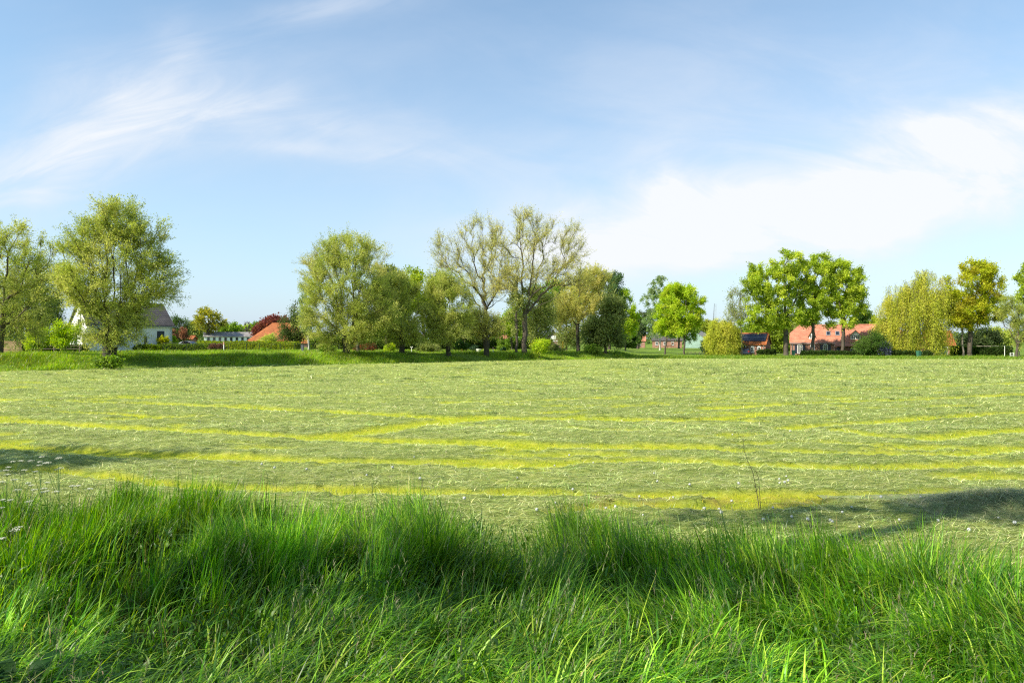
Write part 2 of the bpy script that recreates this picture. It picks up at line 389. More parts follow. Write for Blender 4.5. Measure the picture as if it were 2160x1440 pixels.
def build_ground():
    rr = np.concatenate([np.geomspace(.6, 3, 14)[:-1], np.geomspace(3, 125, 520)[:-1], np.geomspace(125, 420, 60)[:-1], np.geomspace(420, 9000, 24)])
    aa = np.concatenate([np.linspace(-180, -62, 40)[:-1], np.linspace(-62, -42, 60)[:-1], np.linspace(-42, 42, 620), np.linspace(42, 62, 60)[1:], np.linspace(62, 180, 40)[1:-1]])
    na = len(aa); A = np.radians(aa)
    Rg, Ag = np.meshgrid(rr, A, indexing='ij')
    x = (Rg * np.sin(Ag)).ravel(); y = (Rg * np.cos(Ag)).ravel()
    fm = field_mask(x, y).astype(float)
    edge = grass_edge(x, y); ug = (y < edge) & (y > -40) & (np.hypot(x, y) < 40)
    st = np.zeros(len(x)); sel = (fm > 0) & (np.hypot(x, y) < 130)
    st[sel] = stripe(x[sel], y[sel])
    z = ground_z(x, y)
    z[sel & ~ug] += hay_z(x[sel & ~ug], y[sel & ~ug], st[sel & ~ug], 1)
    z += np.where(ug, .10 * (fbm(x * .9, y * .9, 81, 3) - .5), 0)
    V = np.stack([x, y, z], 1)
    nr = len(rr)
    i = np.arange(nr - 1)[:, None] * na; j = np.arange(na)[None, :]; j2 = (j + 1) % na
    Fq = np.stack([i + j, i + j2, i + na + j2, i + na + j], -1).reshape(-1, 4)[:, ::-1]
    # close the middle with one ring collapsed to the centre
    c0 = len(V); V = np.vstack([V, [[0, 0, float(z[0])]]])
    cen = np.stack([np.full(na, c0), (np.arange(na) + 1) % na, np.arange(na), np.arange(na)], -1)
    Ft = cen[:, :3]
    # dry reddish strip near the tall grass on the right
    dryp = np.array([pground(*p) for p in [(1150, 1068), (1450, 1064), (1700, 1058), (1850, 1062), (2000, 1056), (2200, 1060)]])
    d = np.full(len(x), 1e9)
    for a, b in zip(dryp[:-1], dryp[1:]):
        ab = b - a; t = np.clip(((x - a[0]) * ab[0] + (y - a[1]) * ab[1]) / (ab @ ab), 0, 1)
        d = np.minimum(d, np.hypot(x - a[0] - t * ab[0], y - a[1] - t * ab[1]))
    dry = .5 * (1 - sm(.1, .6, d)) * sm(.35, .75, fbm(x * 2.6, y * 2.6, 91, 4))
    s = bank_s(x, y); q = x / np.maximum(y, 1)
    path = (1 - sm(.15, .4, np.abs(s - 5.2 - .8 * (vnoise(x * .15, y * .15, 95) - .5)))) * (q > -.55) * (q < -.22) * (y > 30)
    cols = np.stack([st, 1 - fm, np.maximum(dry, path)], 1)
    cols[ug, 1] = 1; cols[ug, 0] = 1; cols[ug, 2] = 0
    cols[(fm == 0) & ~ug, 0] = 0
    cols = np.vstack([cols, [[1, 1, 0]]])
    m, nt, out = nm('field_ground'); L = nt.links.new
    at = N(nt, 'ShaderNodeAttribute', attribute_name='col'); sp = N(nt, 'ShaderNodeSeparateColor'); L(at.outputs['Color'], sp.inputs[0])
    tc = N(nt, 'ShaderNodeTexCoord')
    def noise(sc, det, vec=None, rough=.6):
        n = N(nt, 'ShaderNodeTexNoise', i_Scale=sc, i_Detail=det, i_Roughness=rough); L(vec or tc.outputs['Object'], n.inputs['Vector']); return n.outputs['Fac']
    def ramp(fac, stops):
        r = N(nt, 'ShaderNodeValToRGB'); L(fac, r.inputs[0]); e = r.color_ramp.elements
        while len(e) < len(stops): e.new(.5)
        for k, (p, c) in enumerate(stops): e[k].position = p; e[k].color = (*c, 1)
        return r.outputs[0]
    def mix(f, a, b):
        n = N(nt, 'ShaderNodeMix', data_type='RGBA')
        if isinstance(f, float): n.inputs[0].default_value = f
        else: L(f, n.inputs[0])
        L(a, n.inputs[6]); L(b, n.inputs[7]); return n.outputs[2]
    mp = N(nt, 'ShaderNodeMapping'); L(tc.outputs['Object'], mp.inputs[0]); mp.inputs['Rotation'].default_value = (0, 0, .03); mp.inputs['Scale'].default_value = (.4, 2.0, 1)
    h1 = ramp(noise(5.0, 8.0, mp.outputs[0], .7), [(.33, (.05, .085, .016)), (.46, (.19, .26, .055)), (.59, (.41, .45, .13)), (.74, (.62, .61, .25))])
    h2 = ramp(noise(.35, 5.0, mp.outputs[0]), [(.3, (.22, .29, .045)), (.7, (.42, .45, .10))])
    hay = mix(.25, h1, h2)
    stub = ramp(noise(3.0, 7.0, None, .7), [(.3, (.24, .32, .02)), (.5, (.46, .50, .03)), (.68, (.62, .58, .06)), (.8, (.52, .42, .12))])
    mead = ramp(noise(.9, 8.0, None, .65), [(.3, (.08, .14, .015)), (.5, (.13, .21, .022)), (.7, (.20, .27, .04))])
    mead2 = ramp(noise(.08, 4.0), [(.35, (.10, .18, .02)), (.65, (.21, .27, .05))])
    mead = mix(.45, mead, mead2)
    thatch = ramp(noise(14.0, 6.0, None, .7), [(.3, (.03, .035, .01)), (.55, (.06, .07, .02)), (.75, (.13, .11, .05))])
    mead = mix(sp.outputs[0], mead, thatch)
    dryc = ramp(noise(9.0, 6.0, None, .7), [(.35, (.24, .19, .06)), (.55, (.42, .25, .12)), (.75, (.50, .38, .24))])
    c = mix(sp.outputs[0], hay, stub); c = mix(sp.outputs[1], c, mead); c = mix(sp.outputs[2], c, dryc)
    b = N(nt, 'ShaderNodeBsdfPrincipled', i_Roughness=.9); b.inputs['Specular IOR Level'].default_value = .1
    L(c, b.inputs['Base Color'])
    bp = N(nt, 'ShaderNodeBump', i_Strength=1.0, i_Distance=.12); L(noise(11.0, 8.0, mp.outputs[0], .75), bp.inputs['Height']); L(bp.outputs[0], b.inputs['Normal'])
    L(b.outputs[0], out.inputs[0])
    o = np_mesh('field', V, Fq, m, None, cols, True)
    # cap
    return tag(o, kind='structure')
build_ground()

# ------------------------------------------------------------------ grass blades
def blades(P, h, w, ang, lean, droop, face, cols, k=4):
    """tapering curved strips; lean = sideways reach / height, droop = fall of the tip"""
    n = len(P); t = np.linspace(0, 1, k + 1)[None, :]
    hz = h[:, None] * (t - droop[:, None] * t ** 2.6)
    hx = h[:, None] * lean[:, None] * t ** 1.9
    cx = P[:, 0:1] + hx * np.cos(ang)[:, None]; cy = P[:, 1:2] + hx * np.sin(ang)[:, None]; cz = P[:, 2:3] + hz
    ww = w[:, None] * (1 - t ** 1.6) * (.55 + .9 * np.minimum(t * 2, 1) * .5) + .0004
    bx = np.cos(face)[:, None] * ww; by = np.sin(face)[:, None] * ww
    V = np.empty((n, k + 1, 2, 3), np.float32)
    V[:, :, 0, 0] = cx - bx; V[:, :, 0, 1] = cy - by; V[:, :, 0, 2] = cz
    V[:, :, 1, 0] = cx + bx; V[:, :, 1, 1] = cy + by; V[:, :, 1, 2] = cz
    idx = np.arange(n)[:, None] * (k + 1) * 2 + np.arange(k)[None, :] * 2
    Fq = np.stack([idx, idx + 1, idx + 3, idx + 2], -1).reshape(-1, 4)
    C = np.repeat(cols, (k + 1) * 2, axis=0)
    return V.reshape(-1, 3), Fq, C

def stack(parts):
    V = []; Fs = []; C = []; b = 0
    for v, f, c in parts:
        V.append(v); Fs.append(f + b); C.append(c); b += len(v)
    return np.vstack(V), np.vstack(Fs), np.vstack(C)

def pal(rng, n, colors, wts=None, jit=.15):
    colors = np.array(colors); wts = None if wts is None else np.array(wts) / np.sum(wts)
    c = colors[rng.choice(len(colors), n, p=wts)]
    return np.clip(c * (1 + jit * rng.standard_normal((n, 1))) * (1 + .06 * rng.standard_normal((n, 3))), .003, .9)

def build_tall_grass():
    rng = np.random.default_rng(101); parts = []
    def region(n, d0):
        y = np.sqrt(rng.uniform(d0 ** 2, 11.2 ** 2, n)); q = rng.uniform(-.95, .95, n); x = q * y
        keep = y < grass_edge(x, y) + .25 * rng.standard_normal(n)
        return x[keep], y[keep]
    # long leaves, growing in tussocks that each lean their own way
    x, y = region(350000, 2.0)
    cl = fbm(x * .9, y * .9, 201, 3); fine = vnoise(x * 4.5, y * 4.5, 205)
    keep = rng.random(len(x)) < np.clip(.16 + 3.4 * (cl - .42) + 1.5 * (fine - .55), .06, 1)
    x, y = x[keep], y[keep]; cl = cl[keep]; n = len(x)
    P = np.stack([x, y, .10 * (fbm(x * .9, y * .9, 81, 3) - .5)], 1)
    q = x / y; near = 1 - sm(4.5, 8.0, y)
    cxy = np.stack([np.floor(x * 3.2 + .7 * vnoise(x * 2, y * 2, 207)), np.floor(y * 3.2 + .7 * vnoise(x * 2, y * 2, 208))], 1)
    def h01(k): v = np.sin(cxy[:, 0] * 12.9898 + cxy[:, 1] * 78.233 + k * 37.7) * 43758.5453; return v - np.floor(v)
    flow = (fbm(x * .5, y * .5, 211, 2) - .5) * 3.4
    base = np.where(vnoise(x * .6, y * .6, 213) < .32 + .5 * sm(.25, -.3, q), .1, 2.9)
    ang = base + flow * .6 + (h01(1) - .5) * 2.2 + rng.normal(0, .65, n)
    h = np.clip(.60 + .62 * (cl - .40) + .16 * (h01(2) - .5) + rng.normal(0, .11, n), .2, 1.12)
    lean = np.clip(rng.gamma(2.2, .11, n) + .04 + .24 * h01(3) * h01(5) + .24 * near, .03, 1.1)
    droop = np.clip(rng.normal(.22, .2, n) + .55 * (lean - .25) + .34 * near, 0, .95)
    w = np.clip(rng.normal(.0060, .0024, n) * (1 + .3 * near), .0022, .015)
    face = ang + math.pi / 2 + rng.normal(0, .55, n)
    cc = pal(rng, n, [(.042, .13, .008), (.092, .23, .010), (.18, .35, .014), (.075, .165, .035), (.33, .47, .05), (.45, .38, .13)], [3.2, 4, 3.4, 1.4, 2.0, .12])
    cc *= 1.18 * ((.6 + .7 * h01(4)) * (.55 + .9 * fbm(x * .45, y * .45, 223, 2)))[:, None]
    parts.append(blades(P, h, w, ang, lean, droop, face, cc, 6))
    # short dense undergrowth
    x, y = region(60000, 2.0); kk = vnoise(x * 3, y * 3, 209) > .3; x, y = x[kk], y[kk]; n = len(x)
    P = np.stack([x, y, .10 * (fbm(x * .9, y * .9, 81, 3) - .5)], 1)
    ang = rng.uniform(0, 6.28, n)
    parts.append(blades(P, np.clip(rng.normal(.3, .1, n), .08, .6), rng.uniform(.002, .006, n), ang, rng.uniform(.1, .8, n), rng.uniform(0, .5, n), rng.uniform(0, 6.28, n),
                        pal(rng, n, [(.03, .09, .006), (.055, .14, .008), (.10, .20, .012), (.24, .17, .06)], [3, 4, 2, .5]), 3))
    # shorter ragged grass that fades out into the cut field
    x, y = region(60000, 5.5); e = grass_edge(x, y); n = 26000
    q = rng.uniform(-.95, .95, n); yy = grass_edge(q * 8.5, np.full(n, 8.5)) + np.abs(rng.normal(0, .75, n)) - .15; x = q * yy; y = yy
    k = rng.random(n) < .25 + 1.3 * (fbm(x * 1.4, y * 1.4, 241, 3) - .42); x, y = x[k], y[k]; n = len(x)
    P = np.stack([x, y, np.full(n, .03)], 1); ang = rng.uniform(0, 6.28, n); d = y - grass_edge(x, y)
    parts.append(blades(P, np.clip(rng.gamma(3, .09, n) * (1.2 - .5 * np.clip(d, 0, 1.6)), .04, .6), rng.uniform(.002, .0055, n), ang, rng.uniform(.1, .8, n), rng.uniform(0, .5, n), rng.uniform(0, 6.28, n),
                        pal(rng, n, [(.06, .15, .012), (.11, .22, .015), (.18, .28, .03), (.34, .28, .10), (.42, .36, .17)], [3, 4, 2, .8, .6]), 4))
    # flowering culms that stand above the leaves
    x, y = region(2600, 2.5); cl = fbm(x * 1.0, y * 1.0, 201, 3); kk = cl > .47; x, y = x[kk], y[kk]; n = len(x)
    P = np.stack([x, y, np.zeros(n)], 1); ang = np.where(rng.random(n) < .5, .2, 2.9) + rng.normal(0, .8, n)
    h = np.clip(rng.normal(.86, .14, n), .5, 1.15)
    parts.append(blades(P, h, np.full(n, .0017), ang, np.full(n, .17), np.full(n, .03), ang + 1.57, pal(rng, n, [(.10, .16, .05), (.13, .15, .07), (.09, .14, .04)]), 4))
    rep = 9; f = np.tile(np.linspace(.86, 1.02, rep), n); hh = np.repeat(h, rep); aa_ = np.repeat(ang, rep); m_ = n * rep
    ln = np.repeat(np.full(n, .17), rep)
    P2 = np.stack([np.repeat(x, rep) + hh * ln * f ** 1.9 * np.cos(aa_), np.repeat(y, rep) + hh * ln * f ** 1.9 * np.sin(aa_), hh * f * .97], 1)
    parts.append(blades(P2, np.full(m_, .035), np.full(m_, .0035), rng.uniform(0, 6.28, m_), rng.uniform(.2, 1.0, m_), np.full(m_, .2), rng.uniform(0, 6.28, m_), pal(rng, m_, [(.22, .26, .10), (.17, .20, .08), (.26, .22, .14)]), 2))
    # broad soft leaves of herbs in between
    x, y = region(5000, 2.0); kk = fbm(x * .7, y * .7, 231, 2) > .52; x, y = x[kk], y[kk]; n = len(x)
    rep = 6; x = np.repeat(x, rep) + rng.normal(0, .05, n * rep); y = np.repeat(y, rep) + rng.normal(0, .05, n * rep); n *= rep
    P = np.stack([x, y, rng.uniform(.1, .45, n)], 1)
    parts.append(blades(P, rng.uniform(.05, .13, n), rng.uniform(.008, .02, n), rng.uniform(0, 6.28, n), rng.uniform(.4, 1.3, n), rng.uniform(.1, .6, n), rng.uniform(0, 6.28, n),
                        pal(rng, n, [(.07, .16, .02), (.11, .20, .025), (.06, .13, .03)]), 3))
    o = np_mesh('tall_grass', *stack(parts)[:2], M['blade'], None, stack(parts)[2])
    tag(o, kind='stuff')
build_tall_grass()

def build_hay():
    rng = np.random.default_rng(303); parts = []
    def scatter(n, d0, d1):
        y = np.sqrt(rng.uniform(d0 ** 2, d1 ** 2, n)); q = rng.uniform(-.92, .92, n); x = q * y
        k = field_mask(x, y) & (y > grass_edge(x, y) - .6); return x[k], y[k]
    for n, d0, d1, L0, w0, lift in ((190000, 6.5, 22, .19, .0044, .36), (160000, 20, 48, .26, .0112, .34), (140000, 44, 122, .46, .026, .30)):
        x, y = scatter(n, d0, d1); st = stripe(x, y)
        k = rng.random(len(x)) > np.where(st > .3, .93, .0); x, y, st = x[k], y[k], st[k]; n = len(x)
        z = ground_z(x, y) + hay_z(x, y, st, 1) - .01
        P = np.stack([x, y, z], 1)
        ang = rng.normal(.1, .9, n) + math.pi * (rng.random(n) < .5)
        Ls = rng.gamma(4, L0 / 4, n)
        h = Ls * rng.uniform(.12, lift, n)
        clump = .5 * fbm(x * 1.6, y * 1.6, 311, 3) + .5 * fbm(x * .45, y * 1.7, 315, 3)
        c = pal(rng, n, [(.54, .57, .23), (.40, .48, .15), (.21, .31, .065), (.64, .63, .35), (.085, .15, .03)], [4.6, 4, 2.8, 1.8, 1.5])
        c *= ((.38 + 1.5 * clump) * rng.uniform(.75, 1.3, n))[:, None]
        parts.append(blades(P, h, w0 * rng.uniform(.6, 1.4, n), ang, np.clip(Ls / np.maximum(h, .01), 0, 9), rng.uniform(.2, .8, n), ang + 1.57 + rng.normal(0, .5, n), c, 3))
    # darker ruffled tufts where the swath lies in lumps
    m = 900; y = np.sqrt(rng.uniform(14 ** 2, 80 ** 2, m)); x = rng.uniform(-.9, .9, m) * y
    k = field_mask(x, y) & (stripe(x, y) < .3) & (fbm(x * .12, y * .3, 331, 2) > .42); x, y = x[k], y[k]; m = len(x)
    rep = 70; sz = np.repeat(rng.gamma(3, .10, m) * (1 + y / 70), rep); bx, by = np.repeat(x, rep), np.repeat(y, rep); n = m * rep
    ox, oy = rng.normal(0, 1, n) * sz * 1.3, rng.normal(0, 1, n) * sz * .6; x, y = bx + ox, by + oy
    z = ground_z(x, y) + .05 + .42 * sz * np.exp(-(ox / (1.5 * sz)) ** 2 - (oy / (.7 * sz)) ** 2) * rng.uniform(.3, 1, n)
    ang = rng.uniform(0, 6.28, n); Ls = rng.gamma(4, .05, n) * (1 + y / 60); h = Ls * rng.uniform(.2, .6, n)
    parts.append(blades(np.stack([x, y, z], 1), h, .0035 * (1 + y / 12) * rng.uniform(.6, 1.3, n), ang, np.clip(Ls / np.maximum(h, .01), 0, 5), rng.uniform(.3, .9, n), ang + 1.57 + rng.normal(0, .5, n),
                        pal(rng, n, [(.16, .23, .06), (.10, .17, .04), (.26, .30, .11), (.40, .40, .18)], [4, 4, 3, 1]), 3))
    V, Fq, C = stack(parts)
    tag(np_mesh('mown_hay', V, Fq, M['hay'], None, C), kind='stuff')
    # upright stubble in the bare lines
    parts = []
    for n, d0, d1, h0, w0 in ((120000, 6.5, 26, .055, .0036), (80000, 24, 60, .07, .012)):
        x, y = scatter(n, d0, d1); st = stripe(x, y); k = st > .35; x, y, st = x[k], y[k], st[k]; n = len(x)
        P = np.stack([x, y, ground_z(x, y) + hay_z(x, y, st, 1)], 1); ang = rng.uniform(0, 6.28, n)
        red = sm(.42, .62, fbm(x * .9, y * .9, 321, 3)) * (y < 13)
        c = pal(rng, n, [(.36, .46, .02), (.52, .58, .035), (.66, .63, .06), (.22, .34, .02)], [3, 4, 3.4, 1.6])
        c2 = pal(rng, n, [(.40, .26, .10), (.45, .33, .15), (.25, .25, .05)])
        pick = rng.random(n) < red * .4; c[pick] = c2[pick]
        parts.append(blades(P, np.clip(rng.normal(h0, h0 * .3, n), .02, .2), w0 * rng.uniform(.6, 1.4, n), ang, rng.uniform(.1, .7, n), rng.uniform(0, .3, n), rng.uniform(0, 6.28, n), c, 2))
    V, Fq, C = stack(parts)
    tag(np_mesh('stubble_grass', V, Fq, M['blade'], None, C), kind='stuff')
build_hay()

def build_bank_grass():
    rng = np.random.default_rng(404)
    # grass on the left bank and behind it
    n = 150000
    a = rng.uniform(-50, 20, n); s = np.where(rng.random(n) < .75, np.abs(rng.gamma(1.6, 3.0, n)), rng.uniform(0, 34, n)) + .1
    x = a + (-.57) * s; y = 60.2 + .693 * (a + 45.1) + .822 * s
    k = (x / y < .165) & (x / y > -.95); x, y, s = x[k], y[k], s[k]
    k = ~((np.abs(s - 5.2 - .8 * (vnoise(x * .15, y * .15, 95) - .5)) < .4) & (x / y > -.55) & (x / y < -.22)); x, y, s = x[k], y[k], s[k]; n = len(x)
    big = fbm(x * .35, y * .35, 411, 3)
    P = np.stack([x, y, ground_z(x, y) - .02], 1); ang = rng.normal(0, 1.2, n)
    hgt = np.clip((.26 + .95 * (big - .42)) * (1 + .3 * rng.standard_normal(n)) * np.where(s > 6, .75, 1.1), .06, .8)
    c = pal(rng, n, [(.20, .34, .016), (.28, .41, .02), (.12, .24, .016), (.38, .44, .05), (.40, .37, .14)], [3, 3, 2, 2, .7])
    c *= (.45 + 1.1 * fbm(x * .7, y * .7, 413, 3))[:, None]
    V, Fq, C = blades(P, hgt, rng.uniform(.012, .03, n), ang, rng.uniform(.1, .7, n), rng.uniform(0, .5, n), rng.uniform(0, 6.28, n), c, 2)
    tag(np_mesh('bank_grass', V, Fq, M['blade'], None, C), kind='stuff')
    # verge along the far edge of the field on the right
    n = 60000
    x = rng.uniform(14, 100, n); y = far_edge(x, 0) + np.abs(rng.gamma(1.6, 4.0, n))
    k = (x / y > .15) & (x / y < .9); x, y = x[k], y[k]; n = len(x)
    big = fbm(x * .3, y * .5, 421, 3); P = np.stack([x, y, ground_z(x, y) - .02], 1)
    c = pal(rng, n, [(.15, .27, .016), (.22, .32, .02), (.10, .20, .015), (.31, .34, .06)], [3, 3, 2, 1.2])
    V, Fq, C = blades(P, np.clip((.30 + .9 * (big - .42)) * (1 + .3 * rng.standard_normal(n)), .05, .6), rng.uniform(.015, .04, n), rng.normal(0, 1.2, n), rng.uniform(.1, .7, n), rng.uniform(0, .4, n), rng.uniform(0, 6.28, n), c, 2)
    tag(np_mesh('verge_grass', V, Fq, M['blade'], None, C), kind='stuff')
build_bank_grass()

# ------------------------------------------------------------------ trees
def nrm(v): return v / np.maximum(np.linalg.norm(v, axis=-1, keepdims=True), 1e-9)

def tubes(P0, P1, r0, r1, n=5):
    d = nrm(P1 - P0); ref = np.where(np.abs(d[:, 2:3]) < .9, [[0, 0, 1.]], [[1., 0, 0]])
    u = nrm(np.cross(d, ref)); w = np.cross(d, u)
    a = np.arange(n) * 2 * math.pi / n
    ring = u[:, None, :] * np.cos(a)[None, :, None] + w[:, None, :] * np.sin(a)[None, :, None]
    V = np.stack([P0[:, None] + ring * r0[:, None, None], P1[:, None] + ring * r1[:, None, None]], 1).reshape(-1, 3)
    b = np.arange(len(P0))[:, None] * 2 * n; k = np.arange(n)[None, :]; k2 = (k + 1) % n
    Fq = np.stack([b + k, b + k2, b + n + k2, b + n + k], -1).reshape(-1, 4)
    return V, Fq

def leaf_quads(P, axis, L, Wd, rng, fold=.0):
    n = len(P); r = nrm(rng.standard_normal((n, 3)))
    side = nrm(np.cross(axis, r)); a = axis * L[:, None]; b = side * (Wd * .5)[:, None]
    V = np.stack([P, P + a * .45 + b, P + a, P + a * .45 - b], 1).reshape(-1, 3)
    return V, np.arange(n * 4).reshape(-1, 4)

STY = dict(
 willow=dict(alpha=.55, m=7, tl=1.5, droop=.12, jit=.16, leaf=(.21, .066), up=.55, out=.6, cols=[(.165, .19, .038), (.195, .205, .052), (.130, .155, .032), (.225, .22, .07), (.10, .12, .024)], step=1.0, twr=.016),
 bare=dict(alpha=.35, m=9, tl=1.75, droop=.06, jit=.13, leaf=(.20, .058), up=1.05, out=.6, cols=[(.19, .19, .05), (.24, .225, .07), (.14, .15, .035), (.28, .25, .085)], step=1.0, twr=.014),
 oak=dict(alpha=.25, m=6, tl=.85, droop=.05, jit=.22, leaf=(.26, .185), up=.45, out=.5, cols=[(.20, .26, .025), (.26, .31, .03), (.13, .18, .018), (.32, .35, .04), (.09, .13, .016)], step=.9, twr=.02),
 maple=dict(alpha=.25, m=6, tl=.8, droop=.05, jit=.25, leaf=(.25, .19), up=.4, out=.5, cols=[(.27, .38, .020), (.33, .44, .024), (.18, .28, .016), (.40, .46, .045), (.31, .33, .03)], step=.9, twr=.018),
 gold=dict(alpha=.25, m=6, tl=.9, droop=.05, jit=.25, leaf=(.25, .18), up=.4, out=.5, cols=[(.28, .27, .015), (.24, .28, .015), (.33, .34, .018), (.20, .16, .02), (.17, .21, .015)], step=.9, twr=.018),
 dark=dict(alpha=.3, m=6, tl=.8, droop=.1, jit=.3, leaf=(.36, .22), up=.3, out=.6, cols=[(.05, .10, .018), (.07, .13, .02), (.035, .07, .015), (.10, .15, .03)], step=1., twr=.02),
 green=dict(alpha=.3, m=6, tl=.9, droop=.1, jit=.35, leaf=(.42, .28), up=.4, out=.6, cols=[(.10, .17, .02), (.14, .22, .025), (.07, .12, .018), (.18, .24, .04)], step=1.1, twr=.02),
 olive=dict(alpha=.35, m=6, tl=.9, droop=.12, jit=.35, leaf=(.36, .18), up=.4, out=.6, cols=[(.14, .17, .045), (.18, .20, .06), (.10, .13, .035), (.22, .23, .08)], step=1.1, twr=.02),
 birch=dict(alpha=.4, m=7, tl=1.3, droop=.9, jit=.14, leaf=(.22, .11), up=.2, out=.5, cols=[(.11, .17, .05), (.15, .20, .07), (.08, .13, .035), (.19, .23, .09)], step=1., twr=.014),
 weep=dict(alpha=.4, m=6, tl=1.0, droop=3.6, jit=.26, leaf=(.28, .075), up=.25, out=.8, cols=[(.27, .29, .03), (.33, .33, .04), (.20, .23, .025), (.38, .35, .06), (.15, .18, .02)], step=1., twr=.012),
 copper=dict(alpha=.3, m=6, tl=.9, droop=.05, jit=.3, leaf=(.42, .28), up=.4, out=.6, cols=[(.13, .035, .03), (.17, .05, .04), (.09, .025, .025), (.20, .08, .05)], step=1.1, twr=.02),
 dead=dict(alpha=.3, m=6, tl=1.2, droop=0, jit=.1, leaf=(.2, .05), up=.5, out=.6, cols=[(.12, .10, .07)], step=1., twr=.03),
)
ALLTREES = []
LEAFX = dict(willow=3.9, bare=3.2, weep=3.0, oak=3.4, gold=3.5, maple=3.2, birch=2.2, olive=2.0)
LIT = dict(willow=2.5, bare=2.6, oak=1.9, maple=1.4, gold=1.65, weep=1.85, olive=1.9, birch=1.8, dark=1.5, green=1.6)

def tree(name, label, px, D, blobs, style, ntip=110, nleaf=7000, seed=1, tr=.25, top=None, fork=None, lean=0, limbs=(), group=None, by=None, cat='tree', bark='bark',
         pollard=False, dens=None, base_xyz=None, **over):
    rng = np.random.default_rng(seed); st = dict(STY[style]); st.update(over)
    x0 = (px - 1080) / F * D
    z0 = float(ground_z(x0, D)) - .05
    if base_xyz is not None: x0, D, z0 = base_xyz
    k = D / F
    if cat == 'bush' or max(b[2] for b in blobs) * k < 2.2:
        rm = max(b[2] for b in blobs) * k; st['tl'] = min(st['tl'], .45 * rm); st['jit'] = min(st['jit'], .16 * rm); st['leaf'] = (min(st['leaf'][0], .2), min(st['leaf'][1], .14))
    B = [((cx - 1080) * k - x0, CAMH + (HZ - cy) * k - z0, rx * k, ry * k) for cx, cy, rx, ry in blobs]
    vol = np.array([b[2] * b[2] * b[3] for b in B]) ** .8; vol /= vol.sum()
    cx = sum(b[0] * v for b, v in zip(B, vol)); cz = sum(b[1] * v for b, v in zip(B, vol)); ztop = max(b[1] + b[3] for b in B); zbot = min(b[1] - b[3] for b in B)
    if fork is None: fz = max(zbot + .12 * (ztop - zbot), .12 * ztop)
    else: fz = CAMH + (HZ - fork) * k - z0
    if top is None: tp = np.array([cx * .9, 0, fz + .62 * (ztop - fz)])
    else: tp = np.array([(top[0] - 1080) * k - x0, 0, CAMH + (HZ - top[1]) * k - z0])
    if pollard: tp = np.array([(tp[0]) * .25, 0, fz + .25])
    # nodes
    nodes = [np.zeros(3)]; par = [-1]; dirs = [np.array([0, 0, 1.])]; path = [0.]; can = [False]
    def add(p, pi, c=True):
        v = p - nodes[pi]; l = np.linalg.norm(v)
        nodes.append(p); par.append(pi); dirs.append(v / max(l, 1e-6)); path.append(path[pi] + l); can.append(c); return len(nodes) - 1
    def poly(pi, pts, wob=.06):
        for q in pts:
            a = nodes[pi].copy(); q = np.array(q, float); n = max(1, int(np.linalg.norm(q - a) / .7))
            for i in range(1, n + 1):
                p = a + (q - a) * i / n + rng.normal(0, wob, 3) * (i < n)
                pi = add(p, pi, p[2] > fz)
        return pi
    mid = np.array([tp[0] * .35 + lean * k, 0, fz])
    poly(0, [mid, tp], .05 + .02 * tr)
    for lb in limbs:   # explicit main limbs: photo points plus a depth offset in metres
        pts = [np.array([(a - 1080) * k - x0, dy, CAMH + (HZ - b) * k - z0]) for a, b, dy in lb]
        i0 = int(np.argmin([np.linalg.norm(p - pts[0]) for p in nodes])); poly(i0, pts[1:], .12)
    # tips
    T = []
    bi = rng.choice(len(B), ntip, p=vol)
    for i in bi:
        b = B[i]; d = nrm(rng.standard_normal(3)); r = (.45 + .55 * rng.random() ** .6)
        T.append(np.array([b[0] + d[0] * b[2] * r, d[1] * b[2] * .9 * r, b[1] + d[2] * b[3] * r]))
    T = [t for t in T if t[2] > (.08 if cat == 'bush' else .25)] or [np.array([0, 0, .3]), np.array([.2, 0, .25])]
    hub = np.array([mid[0], 0, fz]); T.sort(key=lambda t: np.linalg.norm(t - hub))
    tips = []
    for t in T:
        NA = np.array(nodes); can_ = np.array(can); v = t - NA; dist = np.linalg.norm(v, axis=1) + 1e-6
        cosd = np.einsum('ij,ij->i', v, np.array(dirs)) / dist
        cost = dist * (1 + np.clip(.55 - cosd, 0, 2) * .8) + st['alpha'] * np.array(path) + np.where(can_, 0, 1e6)
        pi = int(np.argmin(cost)); p0 = nodes[pi]; d0 = dirs[pi]; L = dist[pi]
        c1 = p0 + nrm(d0 * .5 + nrm(t - p0) * .6 + np.array([0, 0, .25])) * L * .45
        n = max(1, int(math.ceil(L / st['step'])))
        for i in range(1, n + 1):
            s = i / n; p = (1 - s) ** 2 * p0 + 2 * s * (1 - s) * c1 + s * s * t
            if i < n: p = p + rng.normal(0, .05, 3)
            pi = add(p, pi)
        tips.append(pi)
    NA = np.array(nodes); par_ = np.array(par)
    tipr = st['twr'] * 1.3; e = float(np.clip(math.log(max(len(tips), 2)) / math.log(max(tr, .03) / tipr), 1.45, 3.2)); rr = np.zeros(len(NA))
    acc = np.zeros(len(NA))
    for i in range(len(NA) - 1, 0, -1):
        if acc[i] == 0: acc[i] = tipr ** e
        acc[par_[i]] += acc[i]
    rr = acc ** (1 / e); s = min(1.3, (tr - tipr) / max(rr[0] - tipr, 1e-3))
    rr = tipr + (rr - tipr) * (s if not pollard else min(s, .5))
    rr[0] *= 1.3
    if pollard:
        near = np.abs(NA[:, 2] - fz) < .45; near &= np.hypot(NA[:, 0] - mid[0], NA[:, 1]) < .6; rr[near] = np.maximum(rr[near], tr * 1.25)
        on = NA[:, 2] < fz; rr[on & (np.hypot(NA[:, 0] - mid[0] * .5, NA[:, 1]) < 1)] = np.maximum(rr[on & (np.hypot(NA[:, 0] - mid[0] * .5, NA[:, 1]) < 1)], tr)
